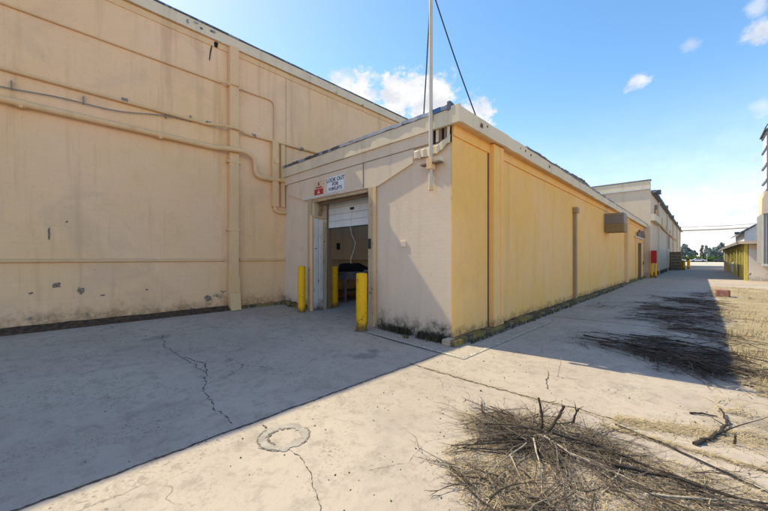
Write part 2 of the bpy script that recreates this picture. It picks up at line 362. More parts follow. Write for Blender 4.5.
# ------------------------------------------------------------------ mesh helpers
class MB:
    def __init__(s): s.v = []; s.f = []
    def add(s, vs, fs):
        o = len(s.v); s.v += [tuple(v) for v in vs]; s.f += [tuple(i + o for i in f) for f in fs]; return s
    def box(s, a, b):
        (x0, y0, z0), (x1, y1, z1) = a, b
        return s.add([(x0, y0, z0), (x1, y0, z0), (x1, y1, z0), (x0, y1, z0), (x0, y0, z1), (x1, y0, z1), (x1, y1, z1), (x0, y1, z1)],
                     [(0, 3, 2, 1), (4, 5, 6, 7), (0, 1, 5, 4), (1, 2, 6, 5), (2, 3, 7, 6), (3, 0, 4, 7)])
    def cbox(s, a, b, c=.01):
        """box with chamfered edges"""
        bm = bmesh.new(); bmesh.ops.create_cube(bm, size=1)
        for v in bm.verts: v.co = Vector([a[i] + (v.co[i] + .5)*(b[i] - a[i]) for i in range(3)])
        bmesh.ops.bevel(bm, geom=bm.edges[:], offset=c, segments=2, affect='EDGES', profile=.7)
        bm.verts.ensure_lookup_table()
        s.add([v.co[:] for v in bm.verts], [[v.index for v in f.verts] for f in bm.faces]); bm.free(); return s
    def beam(s, a, b, n, jit, seed=0, axis=1):
        """long board whose section wanders a little along its length"""
        rr = random.Random(seed); vs = []; fs = []
        for i in range(n + 1):
            t = i/n; p = [a[q] + (b[q] - a[q])*t for q in range(3)]
            o = [i_ for i_ in range(3) if i_ != axis]
            d0, d1 = rr.uniform(-jit, jit), rr.uniform(-jit, jit)
            for (q0, q1) in ((0, 0), (1, 0), (1, 1), (0, 1)):
                c = [0, 0, 0]; c[axis] = p[axis]
                c[o[0]] = (a[o[0]], b[o[0]])[q0] + d0; c[o[1]] = (a[o[1]], b[o[1]])[q1] + d1 + rr.uniform(-jit, jit)*.3
                vs.append(c)
            if i:
                k0 = (i - 1)*4; k1 = i*4
                for q in range(4): fs.append((k0 + q, k0 + (q + 1) % 4, k1 + (q + 1) % 4, k1 + q))
        fs.append((3, 2, 1, 0)); fs.append(tuple(n*4 + q for q in range(4)))
        return s.add(vs, fs)
    def prism(s, poly, axis, a, b):
        """polygon in the two other axes, pushed from a to b along axis"""
        n = len(poly); vs = []
        for t in (a, b):
            for p in poly:
                c = list(p); c.insert(axis, t); vs.append(c)
        fs = [tuple(range(n)), tuple(range(2*n - 1, n - 1, -1))] + [(i, i + n, (i + 1) % n + n, (i + 1) % n) for i in range(n)]
        return s.add(vs, fs)
    def tube(s, pts, r, n=8, caps=True):
        pts = [Vector(p) for p in pts]; N = len(pts)
        rad = r if isinstance(r, (list, tuple)) else [r]*N
        vs = []; up = None
        for i, p in enumerate(pts):
            d = (pts[min(i + 1, N - 1)] - pts[max(i - 1, 0)]).normalized()
            if up is None: up = d.orthogonal().normalized()
            else:
                up = up - d*up.dot(d)
                up = up.normalized() if up.length > 1e-5 else d.orthogonal().normalized()
            w = d.cross(up)
            for q in range(n):
                a = 2*math.pi*q/n; vs.append(p + (up*math.cos(a) + w*math.sin(a))*rad[i])
        fs = [(i*n + q, i*n + (q + 1) % n, (i + 1)*n + (q + 1) % n, (i + 1)*n + q) for i in range(N - 1) for q in range(n)]
        if caps: fs += [tuple(range(n - 1, -1, -1)), tuple((N - 1)*n + q for q in range(n))]
        return s.add(vs, fs)
    def build(s, name, mat, parent=None, smooth=False, fix=True):
        me = bpy.data.meshes.new(name); me.from_pydata(s.v, [], s.f)
        if fix:
            bm = bmesh.new(); bm.from_mesh(me); bmesh.ops.recalc_face_normals(bm, faces=bm.faces[:]); bm.to_mesh(me); bm.free()
        me.materials.append(MT[mat] if isinstance(mat, str) else mat)
        if smooth:
            for p in me.polygons: p.use_smooth = True
            try: me.set_sharp_from_angle(angle=math.radians(40))
            except Exception: pass
        o = bpy.data.objects.new(name, me); C.objects.link(o)
        if parent:
            o.parent = parent
            w = Vector((0, 0, 0)); q = parent
            while q: w += q.location; q = q.parent
            o.location = -w
        return o

def tag(o, label=None, cat=None, group=None, kind=None):
    if label: o['label'] = label
    if cat: o['category'] = cat
    if group: o['group'] = group
    if kind: o['kind'] = kind
    return o
def thing(name, loc, label, cat, group=None):
    o = bpy.data.objects.new(name, None); C.objects.link(o); o.location = loc; o.empty_display_size = .3
    return tag(o, label, cat, group)
def rnd(a, b): return R.uniform(a, b)
def fb(x, y, s=1.0): return mnoise.noise(Vector((x*s, y*s, 3.7)))

# ------------------------------------------------------------------ ground
WX, FY, SX = -8.85, 5.07, -3.17          # warehouse wall, annex front wall, annex side wall
def gz(x, y):
    t = max(0.0, min(1.0, (-4.0 - x)/4.85)); return .17*t**1.15
xs = sorted(set([-3000, -800, -200, -60, -20, -12, -9.6] + [round(-9 + .3*i, 2) for i in range(0, 44)] + [5, 7, 10, 16, 30, 80, 250, 900, 3000]))
ys = sorted(set([-3000, -600, -120, -40, -20, -10, -6] + [round(-4 + .4*i, 2) for i in range(0, 40)] + [13, 16, 20, 26, 34, 46, 64, 90]))
vs = [(x, y, gz(x, y)) for y in ys for x in xs]; nx = len(xs)
fs = [(j*nx + i, j*nx + i + 1, (j + 1)*nx + i + 1, (j + 1)*nx + i) for j in range(len(ys) - 1) for i in range(nx - 1)]
ground = MB().add(vs, fs).build('concrete_ground', 'concrete', smooth=True)
tag(ground, 'pale weathered concrete yard and alley floor with cracks', 'concrete', kind='structure')
far = MB().add([(-3000, 90, 0), (3000, 90, 0), (3000, 5000, 0), (-3000, 5000, 0)], [(0, 1, 2, 3)]).build('far_lot', 'field')
tag(far, 'sunlit pale open lot beyond the end of the alley', 'ground', kind='structure')

def ribbon(name, pts, w, mat, lift=.004, jag=.5, step=.022, parent=ground, wander=.02, seed=0):
    rr = random.Random(seed); P = []
    for a, b in zip(pts, pts[1:]):
        a, b = Vector((*a, 0)), Vector((*b, 0)); n = max(2, int((b - a).length/step))
        for i in range(n): P.append(a.lerp(b, i/n))
    P.append(Vector((*pts[-1], 0)))
    vs = []; off = 0
    for i, p in enumerate(P):
        d = (P[min(i + 1, len(P) - 1)] - P[max(i - 1, 0)]).normalized(); nrm = Vector((-d.y, d.x, 0))
        off = off*.8 + rr.uniform(-wander, wander)
        q = p + nrm*off; ww = w*(1 + rr.uniform(-jag, jag))*.5
        if i in (0, len(P) - 1) and jag > .3: ww *= .15
        for s in (-1, 1):
            r_ = q + nrm*ww*s; vs.append((r_.x, r_.y, gz(r_.x, r_.y) + lift))
    fs = [(2*i, 2*i + 1, 2*i + 3, 2*i + 2) for i in range(len(P) - 1)]
    return MB().add(vs, fs).build(name, mat, parent)
ribbon('crack', [(-7.1, 1.6), (-6.2, 1.42), (-5.4, 1.52), (-4.6, 1.50), (-3.9, 1.28), (-3.06, 1.20)], .007, 'crack', jag=.9, wander=.017, seed=1)
ribbon('crack', [(-5.5, 1.50), (-5.0, 1.62), (-4.6, 1.50)], .010, 'crack', jag=.9, wander=.012, seed=2)
ribbon('crack', [(-2.85, 1.41), (-2.76, 1.42)], .014, 'crack', jag=.9, wander=.01, seed=3)
ribbon('crack', [(-2.40, 1.36), (-2.2, 1.38), (-1.95, 1.30), (-1.64, 1.18), (-1.4, 1.0)], .0045, 'crack', jag=.9, wander=.009, seed=4)
ribbon('crack', [(-1.7, 1.62), (-1.55, 1.9), (-1.62, 2.2), (-1.45, 2.5)], .002, 'crack', jag=.9, wander=.008, seed=14)
ribbon('crack', [(-1.22, 4.0), (-1.35, 4.3), (-1.45, 4.7)], .010, 'crack', jag=.9, wander=.009, seed=15)
ribbon('joint_or_shadow_line', [(-3.0, 3.66), (-1.43, 3.66), (-.54, 3.73), (.43, 4.2)], .016, 'crack', jag=.7, wander=.014, seed=5)
ribbon('joint_or_shadow_line', [(-2.95, -2.0), (-2.945, 1.0), (-2.95, 2.6), (-2.94, 4.33)], .016, 'crack', jag=.5, wander=.006, seed=25)  # dark line painted along the warehouse shadow edge, not a slab joint
ribbon('joint_or_shadow_line', [(-.65, 3.50), (-.06, 3.53), (.5, 3.56), (3, 3.6)], .016, 'crack', jag=.7, wander=.012, seed=6)
ribbon('joint_or_shadow_line', [(-2.75, 9.2), (-1.2, 9.25), (.3, 9.2)], .02, 'crack', jag=.7, wander=.02, seed=7)
# worn white lines round the annex
def line_quad(name, p, lift=.0075):
    return MB().add([(x, y, gz(x, y) + lift) for x, y in p], [tuple(range(len(p)))]).build(name, 'paintline', ground)
line_quad('painted_line', [(-4.95, 4.52), (-2.52, 4.36), (-2.52, 4.45), (-4.95, 4.60)])
line_quad('painted_line', [(-2.60, 4.4535), (-2.52, 4.4535), (-2.50, 8.2), (-2.57, 8.2)])
line_quad('painted_line', [(-2.74, 12.4), (-2.64, 12.4), (-2.66, 20.5), (-2.74, 20.5)])
# round mortar patch with a broken middle
def disc(name, cx, cy, r0, r1, mat, lift, jag, seed, a0=0, a1=2*math.pi):
    rr = random.Random(seed); n = 44; vs = []; fs = []
    for i in range(n + 1):
        a = a0 + (a1 - a0)*i/n
        if i == n and a1 - a0 > 6.28: vs += vs[0:2]; break
        ri = r0*(1 + rr.uniform(-jag, jag)) if r0 else 0; ro = r1*(1 + rr.uniform(-jag*.35, jag*.35))
        for q in (ri, ro): vs.append((cx + q*math.cos(a), cy + q*math.sin(a), gz(cx, cy) + lift))
    fs = [(2*i, 2*i + 1, 2*i + 3, 2*i + 2) for i in range(n)]
    return MB().add(vs, fs).build(name, mat, ground)
disc('mortar_patch', -2.53, 1.44, .125, .21, 'patch', .0045, .26, 3)
disc('patch_rim', -2.53, 1.44, .203, .213, 'rim', .0062, .05, 4, 3.4, 5.6)
disc('patch_rim', -2.53, 1.44, .205, .213, 'rim', .0062, .05, 6, .2, 1.5)
disc('patch_rim', -2.53, 1.44, .122, .134, 'rim', .0062, .10, 5, 2.2, 5.2)

# dirt verge with a ragged edge: only cells inside a wandering outline are kept
def in_dirt(x, y):
    e = .42 + .28*fb(x*.3, y, .9) + .16*fb(x, y, 3.1)
    if y < 4.6: return False
    if y > 24.4 + .5*fb(x, 1, 1.2): return False
    return x > e + max(0, (5.6 - y))*.25
cell = .09; vs = []; fs = []; idx = {}
def dz(x, y): return .006 + .018*max(0, fb(x, y, 1.7) + .3) + .010*max(0, fb(x, y, 6))
yy = 4.5
def vert(i, j):
    if (i, j) not in idx:
        x, y = .0 + i*cell, 4.4 + j*cell*1.25
        x += .03*fb(x, y, 11); y += .03*fb(y, x, 11)
        idx[(i, j)] = len(vs); vs.append((x, y, dz(x, y)))
    return idx[(i, j)]
for i in range(0, 66):
    for j in range(0, 186):
        x, y = .0 + (i + .5)*cell, 4.4 + (j + .5)*cell*1.25
        if in_dirt(x, y): fs.append((vert(i, j), vert(i + 1, j), vert(i + 1, j + 1), vert(i, j + 1)))
dirt = MB().add(vs, fs).build('dirt_verge', 'dirt', smooth=True, fix=False)
tag(dirt, 'dry tan dirt strip littered with straw along the right of the alley', 'dirt', kind='structure')
dirt2 = MB().add([(5.9, 4.6, .012), (40, 4.6, .012), (40, 24.3, .012), (5.9, 24.3, .012)], [(0, 1, 2, 3)]).build('dirt_field', 'dirt')
tag(dirt2, 'dry tan open ground right of the straw littered strip', 'dirt', kind='structure')

# ------------------------------------------------------------------ warehouse on the left
wh = thing('warehouse', (WX, 0, .17), 'tall tan stucco warehouse with pipes along its wall, left of the loading annex', 'building')
WY0, WY1, WH = -26.0, 31.0, 7.31
m = MB()   # wall as panels with recessed vertical joints
joints = [WY0, -19.5, -13.0, -6.5, .0 - .95, 5.10, 11.6, 18.1, 24.6, WY1]
for i, (a, b) in enumerate(zip(joints, joints[1:])):
    p = MB().cbox((WX - .25, a + .006, -.2), (WX, b - .006, 6.93), .006).build('wall_panel', 'wh_wall', wh)
MB().box((WX - .24, WY0, -.2), (WX - .02, WY1, 6.9)).build('joint_filler', 'crack', wh)
MB().box((-40, WY0, -.2), (WX - .26, WY0 + .25, 6.93)).build('wall_panel', 'wh_wall', wh)
MB().box((-40, WY1 - .25, -.2), (WX - .26, WY1, 6.93)).build('wall_panel', 'wh_wall', wh)
MB().beam((WX - .2, WY0 - .1, 6.80), (WX + .02, WY1 + .1, 6.945), 60, .004, 3).build('frieze_board', 'trim', wh)
rf = MB().add([(WX + .065, WY0 - .2, 7.242), (WX + .065, WY1 + .2, 7.242), (-40, WY1 + .2, 9.2), (-40, WY0 - .2, 9.2)], [(0, 1, 2, 3)]).build('roof', 'roof', wh)
MB().beam((WX - .3, WY0 - .15, 6.955), (WX + .03, WY1 + .15, 7.0), 40, .004, 4).build('soffit', 'trim', rf)
MB().beam((WX + .034, WY0 - .2, 6.96), (WX + .08, WY1 + .2, 7.21), 90, .006, 5).build('fascia', 'fascia_cream', rf)
MB().beam((WX + .015, WY0 - .2, 7.217), (WX + .092, WY1 + .2, 7.256), 160, .007, 6).build('drip_edge', 'flash', rf)
for y0, ln, z0, hh in ((2.48, .05, 7.14, .10), (2.66, .10, 7.20, .05), (2.78, .07, 7.13, .07), (3.05, .16, 7.18, .07), (6.9, .05, 7.05, .05), (8.1, .09, 7.03, .05), (1.2, .1, 7.15, .06)):
    poly = []
    rr = random.Random(int(y0*100))
    for q in range(9):
        a = q/9*2*math.pi; poly.append((y0 + ln*.5*math.cos(a)*rr.uniform(.5, 1.1), z0 + hh*.5*math.sin(a)*rr.uniform(.5, 1.1)))
    MB().prism([(q_[0], q_[1] - .055) for q_ in poly], 0, WX + .083, WX + .092).build('peeled_flake', 'flash', rf)
# horizontal ledge
lg = MB(); y = WY0
for a, b in ((WY0, -9.2), (-9.19, -2.6), (-2.59, 3.36), (3.72, 9.0), (9.01, 14.0)):
    lg.prism([(WX - .02, 1.40), (WX + .055, 1.425), (WX + .06, 1.462), (WX - .02, 1.495)], 1, a, b) if False else lg.add(
        [(WX - .02, a, 1.40), (WX + .05, a, 1.425), (WX + .055, a, 1.468), (WX - .02, a, 1.50), (WX - .02, b, 1.40), (WX + .05, b, 1.425), (WX + .055, b, 1.468), (WX - .02, b, 1.50)],
        [(0, 1, 2, 3), (7, 6, 5, 4), (0, 4, 5, 1), (1, 5, 6, 2), (2, 6, 7, 3), (3, 7, 4, 0)])
lg.build('ledge', 'trim', wh)
# dark asphalt berm along the foot
bz = lambda y: .16 + .006*fb(0, y, 2)
n = 120; vs = []; fs = []
for i in range(n + 1):
    y = WY0 + (3.42 - WY0)*i/n; j = .012*fb(2, y, 5)
    vs += [(WX - .01, y, .275 + j), (WX + .05, y, .26 + j), (WX + .22 + .02*fb(9, y, 4), y, .155)]
    if i: fs += [((i - 1)*3, (i - 1)*3 + 1, i*3 + 1, i*3), ((i - 1)*3 + 1, (i - 1)*3 + 2, i*3 + 2, i*3 + 1)]
MB().add(vs, fs).build('asphalt_berm', 'berm', wh)
# square downspout with a boot
dsp = MB().cbox((WX + .012, 3.43, .62), (WX + .16, 3.66, 6.945), .012).build('downspout', 'trim', wh)
MB().cbox((WX + .006, 3.405, .60), (WX + .175, 3.685, 1.02), .015).build('downspout_sleeve', 'trim', dsp)
MB().add([(WX + .01, 3.41, .60), (WX + .01, 3.68, .60), (WX + .18, 3.41, .60), (WX + .18, 3.68, .60), (WX + .03, 3.45, .17), (WX + .03, 3.66, .17), (WX + .30, 3.42, .17), (WX + .30, 3.66, .17)],
         [(0, 1, 3, 2), (4, 6, 7, 5), (2, 3, 7, 6), (0, 2, 6, 4), (1, 5, 7, 3), (0, 4, 5, 1)]).build('downspout_boot', 'trim', dsp)
for z in (2.2, 3.95, 5.9): MB().cbox((WX + .005, 3.38, z), (WX + .168, 3.71, z + .05), .006).build('strap', 'trim', dsp)
# pipes and conduits
def arc(p0, p1, p2, n=6):
    p0, p1, p2 = map(Vector, (p0, p1, p2))
    return [p0*(1 - t)**2 + p1*2*t*(1 - t) + p2*t*t for t in [i/n for i in range(n + 1)]]
xw = WX + .10
pp = [(xw, WY0 + 1, 4.24), (xw, 3.35, 4.26), (xw + .12, 3.36, 4.27), (xw + .12, 3.76, 4.28)]
pts = [(xw, WY0 + 1, 4.24), (xw, 3.1, 4.25)] + arc((xw, 3.1, 4.25), (xw + .14, 3.3, 4.26), (xw + .14, 3.55, 4.27), 5) + arc((xw + .14, 3.7, 4.28), (xw + .02, 4.12, 4.28), (xw, 4.12, 4.0), 6) + arc((xw, 4.12, 3.92), (xw, 4.12, 3.72), (xw, 4.35, 3.72), 6) + [(xw, 5.2, 3.74)]
main = MB().tube(pts, .062, 12).build('pipe', 'trim', wh, smooth=True)
for yb in (-6, -3.2, -.2, 1.9, 4.7):
    MB().cbox((WX - .01, yb, 4.16), (xw + .07, yb + .05, 4.20), .004).build('pipe_bracket', 'trim', main)
    MB().tube([(xw, yb - .04, 4.245), (xw, yb + .09, 4.245)], .072, 12).build('pipe_collar', 'trim', main, smooth=True)
xc = WX + .055
pts = [(xc, WY0 + 1, 4.84), (xc, 2.9, 4.80)] + arc((xc, 2.9, 4.80), (xc + .16, 3.2, 4.81), (xc + .17, 3.5, 4.83), 5) + arc((xc + .17, 3.6, 4.83), (xc, 3.9, 4.80), (xc, 4.15, 4.82), 5) + [(xc, 7.5, 4.84)]
cd = MB().tube(pts, .034, 8).build('conduit', 'trim', wh, smooth=True)
for yb in (-5.0, -.9, 1.3, 2.95, 4.1, 5.6):
    MB().tube([(xc, yb - .05, 4.83), (xc, yb + .05, 4.83)], .046, 8).build('coupling', 'acgrey', cd, smooth=True)
pts = [(WX + .03, WY0 + 1, 5.95), (WX + .03, 3.2, 5.95)] + arc((WX + .03, 3.2, 5.95), (WX + .19, 3.35, 5.95), (WX + .19, 3.55, 5.95), 4) + arc((WX + .19, 3.62, 5.95), (WX + .03, 3.8, 5.97), (WX + .03, 4.0, 5.97), 4) + arc((WX + .03, 4.5, 5.98), (WX + .03, 4.72, 5.99), (WX + .03, 4.72, 5.8), 5) + [(WX + .03, 4.72, 4.86)]
MB().tube(pts, .02, 8).build('thin_conduit', 'trim', wh, smooth=True)
sag = [(WX + .05, -8 + .25*i, 4.50 + .30*max(0, (i*.25 - 8 + .0)/2.7)**1.4*(1 if i*.25 - 8 > 0 else 0) - .03*math.sin(i*.9)) for i in range(0, 43)]
cb = MB().tube(sag, .011, 6).build('sagging_cable', 'acgrey', wh, smooth=True)
for yb, z in ((-.3, 4.50), (.65, 4.56), (2.05, 4.70), (2.55, 4.77)):
    MB().box((WX - .005, yb, z - .02), (WX + .06, yb + .018, z + .13)).build('cable_clip', 'acgrey', cb)
# vertical cable trunking by the annex corner
MB().cbox((WX + .01, 4.62, 2.96), (WX + .13, 4.80, 4.80), .01).build('trunking', 'trim', wh)
MB().cbox((WX + .01, 4.90, 2.98), (WX + .09, 5.02, 4.78), .008).build('trunking', 'trim', wh)
MB().tube(arc((WX + .07, 4.71, 2.97), (WX + .07, 4.71, 2.80), (WX + .07, 4.9, 2.82), 5) + [(WX + .07, 5.06, 2.82)], .05, 10).build('conduit_elbow', 'trim', wh, smooth=True)
# hole and crack under the eave
MB().prism([(3.10, 6.80), (3.17, 6.80), (3.19, 6.93), (3.12, 6.94), (3.09, 6.90)], 0, WX + .026, WX + .032).build('wall_hole', 'dark', wh)
MB().prism([(2.98, 6.45), (3.0, 6.40), (3.03, 6.62), (3.06, 6.80), (3.03, 6.80), (3.0, 6.66)], 0, WX + .002, WX + .006).build('wall_crack', 'crack', wh)
for (y0, z0, w_, h_, sd) in ((.28, .98, .14, .13, 1), (.62, .86, .11, .18, 2), (1.7, .80, .06, .05, 3), (-.05, .86, .08, .05, 4), (2.95, .50, .18, .15, 5), (.95, .74, .09, .04, 6), (.18, 1.95, .05, .35, 7), (.42, 2.2, .05, .04, 8)):
    rr = random.Random(sd); poly = []
    for q in range(11):
        a = q/11*2*math.pi; f_ = rr.uniform(.55, 1.1); poly.append((y0 + w_*.5*f_*math.cos(a), z0 + h_*.5*f_*math.sin(a)))
    MB().prism(poly, 0, WX + .0015, WX + .004).build('bare_patch', 'bare', wh)

# ------------------------------------------------------------------ loading annex
an = thing('loading_annex', (SX, FY, 0), 'low flat roofed annex with roller door in front and long yellow tan side wall', 'building')
AY1 = 32.4; TH = .44
DX0, DX1, DZ = -7.40, -5.25, 3.02       # door opening
fw = MB()
fw.box((WX + .002, FY, -.1), (DX0, FY + TH, 3.78)); fw.box((DX1, FY, -.1), (SX, FY + TH, 3.78)); fw.box((DX0, FY, DZ), (DX1, FY + TH, 3.78))
fw.build('front_wall', 'front', an)
MB().box((SX - .25, FY + TH, -.1), (SX, AY1, 3.95)).build('side_wall', 'side', an)
MB().box((SX - .02, FY - .001, -.05), (SX + .004, FY + TH, 3.95)).build('corner_board', 'side', an)
MB().box((-8.8, AY1 - .25, -.1), (SX - .26, AY1, 3.95)).build('rear_wall', 'front', an)
MB().box((-8.8, 10.2, -.1), (SX - .26, 10.35, 3.7)).build('inner_partition', 'front', an)
MB().box((-4.95, FY + TH + .002, -.1), (-4.85, 10.2, 3.7)).build('inner_partition', 'front', an)
# roof, fascia, frieze
rfm = MB()   # roof deck round a made-up skylight opening, added to light the room
SKX0, SKX1, SKY0, SKY1 = -8.4, -6.5, 6.5, 9.6
for a, b in (((WX + .01, FY - .03), (SX + .16, SKY0)), ((WX + .01, SKY1), (SX + .16, AY1 + .1)), ((WX + .01, SKY0), (SKX0, SKY1)), ((SKX1, SKY0), (SX + .16, SKY1))): rfm.box((*a, 3.96), (*b, 4.04))
rf = rfm.build('roof', 'roof', an)
for a, b in (((SKX0 - .06, SKY0 - .06), (SKX1 + .06, SKY0)), ((SKX0 - .06, SKY1), (SKX1 + .06, SKY1 + .06)), ((SKX0 - .06, SKY0), (SKX0, SKY1)), ((SKX1, SKY0), (SKX1 + .06, SKY1))): MB().box((*a, 4.045), (*b, 4.14)).build('added_skylight_kerb', 'steel', rf)
MB().beam((SX + .16, FY - .06, 3.84), (SX + .215, AY1 + .12, 4.10), 90, .006, 11).build('side_fascia', 'fascia_cream', rf)
MB().box((SX + .002, FY - .05, 3.862), (SX + .158, AY1 + .1, 3.90)).build('side_soffit', 'trim', rf)
MB().beam((SX + .002, FY + .01, 3.66), (SX + .035, AY1, 3.86), 40, .003, 12).build('side_frieze', 'side', rf)
MB().cbox((SX + .0, FY - .115, 3.82), (SX + .218, FY - .062, 4.13), .008).build('fascia_end_cap', 'fascia_cream', rf)
MB().beam((SX + .10, FY + 2.9, 4.095), (SX + .235, AY1 + .1, 4.13), 120, .012, 13).build('side_flashing', 'flash', rf)
# bent up roofing felt along the side eave
rr = random.Random(5); vs = []; fs = []; n = 60
for i in range(n + 1):
    y = FY + 5.2 + 7.0*i/n; hgt = .05 + .12*max(0, fb(1, y, 1.1) + .35) + rr.uniform(0, .03)
    vs += [(SX + .10, y, 4.05), (SX + .20 + .04*fb(4, y, 3), y, 4.09 + hgt), (SX - .15, y, 4.07)]
    if i: a, b = (i - 1)*3, i*3; fs += [(a, b, b + 1, a + 1), (a + 1, b + 1, b + 2, a + 2)]
MB().add(vs, fs).build('lifted_felt', 'flash', rf)
# front fascia in two boards with a dark metal cap
MB().beam((WX + .02, FY - .10, 3.835), (-6.05, FY - .02, 4.10), 16, .003, 14, axis=0).build('front_fascia', 'fascia_cream', rf)
MB().beam((-6.045, FY - .10, 3.83), (SX + .0, FY - .02, 4.095), 16, .004, 15, axis=0).build('front_fascia', 'fascia_cream', rf)
MB().beam((WX + .02, FY - .118, 4.10), (-6.2, FY + .12, 4.165), 22, .009, 16, axis=0).build('front_flashing', 'flash', rf)
MB().beam((-6.19, FY - .12, 4.10), (-3.52, FY + .12, 4.168), 24, .008, 18, axis=0).build('front_flashing', 'zinc', rf)
MB().beam((-3.51, FY - .125, 4.095), (-3.34, FY + .12, 4.175), 4, .004, 19, axis=0).build('flashing_patch', 'bluefelt', rf)
MB().beam((-3.335, FY - .12, 4.10), (SX - .02, FY + .12, 4.17), 5, .006, 20, axis=0).build('front_flashing', 'zinc', rf)
rr = random.Random(3)
for (yc, zc, r_) in ((5.75, 3.97, .055), (5.98, 4.02, .025), (7.6, 3.99, .022), (7.9, 4.0, .03), (8.25, 3.98, .035), (9.6, 3.97, .04)):
    MB().prism([(yc + r_*rr.uniform(.6, 1.1)*math.cos(q*.7), zc + r_*rr.uniform(.6, 1.1)*math.sin(q*.7)) for q in range(9)], 0, SX + .219, SX + .224).build('rust_spot', 'rust', rf)
MB().prism([(FY - .13, 4.07), (FY + .05, 4.07), (FY + .05, 4.19), (FY - .13, 4.22)], 0, SX - .018, SX + .045).build('corner_flashing', 'flash', rf)
# torn bottom edge of the fascia: frieze with a ragged lip, broken open near the corner
MB().beam((WX + .02, FY - .065, 3.612), (-3.60, FY - .001, 3.828), 30, .003, 17, axis=0).build('front_frieze', 'header', an)
MB().box((-3.60, FY - .03, 3.55), (SX + .0, FY + .02, 3.83)).build('broken_soffit', 'dark', an)
for i, x in enumerate((-3.56, -3.45, -3.385, -3.27, -3.21)):
    MB().add([(x - .035, FY - .045, 3.60), (x + .03 + rnd(-.03, .02), FY - .04, 3.60 + rnd(0, .10)), (x + .025, FY - .04, 3.82), (x - .03, FY - .045, 3.82), (x - .035, FY - .025, 3.60), (x + .03, FY - .02, 3.60), (x + .025, FY - .02, 3.82), (x - .03, FY - .025, 3.82)],
             [(0, 1, 2, 3), (4, 7, 6, 5), (0, 3, 7, 4), (1, 5, 6, 2), (0, 4, 5, 1), (3, 2, 6, 7)]).build('exposed_lath', ('brown', 'front', 'brown')[i % 3], an)
# loose bent sheet hanging under the break
vs = []; fs = []; n = 18; rr = random.Random(9)
for i in range(n + 1):
    x = -3.97 + .80*i/n; up = .10*max(0, (i - 12)/6); e = rr.uniform(-.012, .012)
    vs += [(x, FY - .015, 3.60 + up), (x, FY - .075 + e, 3.53 + up + e), (x, FY - .07 + e, 3.40 + up*1.5 + rr.uniform(-.03, .012)), (x, FY - .062 + e, 3.40 + up*1.5), (x, FY - .065 + e, 3.52 + up), (x, FY - .005, 3.59 + up)]
    if i:
        a, b = (i - 1)*6, i*6; fs += [(a + q, a + (q + 1) % 6, b + (q + 1) % 6, b + q) for q in range(6)]
MB().add(vs, fs).build('loose_flashing', 'fascia_cream', an)
# door header slab with splayed ends, and its pale ledge
hd = MB().prism([(-8.58, 3.30), (-7.66, 3.04), (-4.96, 3.03), (-4.02, 3.335), (-3.985, 3.60), (-8.58, 3.60)], 1, FY - .05, FY - .001).build('door_header', 'header', an)
MB().beam((-7.80, FY - .075, 3.055), (-6.30, FY - .052, 3.10), 18, .004, 21, axis=0).build('header_ledge', 'white', hd)
MB().box((-5.42, FY - .054, 3.06), (-5.405, FY - .049, 3.60)).build('header_joint', 'crack', hd)
MB().beam((DX0, FY - .02, 2.96), (DX1, FY + .05, 3.015), 14, .006, 22, axis=0).build('lintel_edge', 'jamb', an)
MB().beam((DX0, FY + .12, 2.90), (DX1, FY + .20, 3.018), 14, .004, 23, axis=0).build('lintel_edge', 'brown', an)
# right jamb post, steel angle
jr = MB().cbox((DX1 - .01, FY - .05, 0), (DX1 + .23, FY + .02, 3.035), .012).build('door_jamb', 'jamb', an)
MB().box((DX1 + .15, FY - .056, 0), (DX1 + .232, FY - .051, 3.02)).build('edge_strip', 'trim', jr)
MB().box((DX1 - .02, FY + .022, 0), (DX1 - .002, FY + TH - .01, 3.0)).build('reveal_plate', 'jamb', jr)
MB().cbox((DX1 + .02, FY - .085, 1.70), (DX1 + .085, FY - .052, 1.92), .008).build('door_switch', 'ink', an)
MB().cbox((-4.36, FY - .02, 1.72), (-4.22, FY + .0, 1.84), .006).build('wall_plate', 'header', an)
MB().cbox((-8.02, FY - .02, 1.70), (-7.90, FY + .0, 1.82), .006).build('wall_plate', 'header', an)
# left jamb: white guard channel and pipe, ochre timber above
jl = MB().cbox((DX0 - .19, FY - .06, .05), (DX0 - .03, FY + .0, 3.045), .012).build('door_jamb', 'jamb', an)
gd = MB()
gd.tube([(DX0 - .02, FY - .05, .06), (DX0 - .02, FY - .05, 2.62)], .05, 12)
gd.build('guard_pipe', 'trim', an, smooth=True)
for i in range(3):
    MB().cbox((DX0 - .005, FY + .015 + i*.135, .07), (DX0 + .035 + .025*(i % 2), FY + .135 + i*.135, 2.55 - .04*i), .012).build('guard_plate', ('white', 'white', 'jamb')[i], an)
MB().cbox((DX0 + .0, FY + .01, 2.56), (DX0 + .05, FY + .40, 2.96), .01).build('jamb_timber', 'jamb', an)
MB().tube([(DX0 + .045, FY + .16, 3.0), (DX0 + .08, FY + .18, 2.8), (DX0 + .06, FY + .17, 2.62)], [.035, .05, .03], 8).build('door_spring_bracket', 'brown', an, smooth=True)
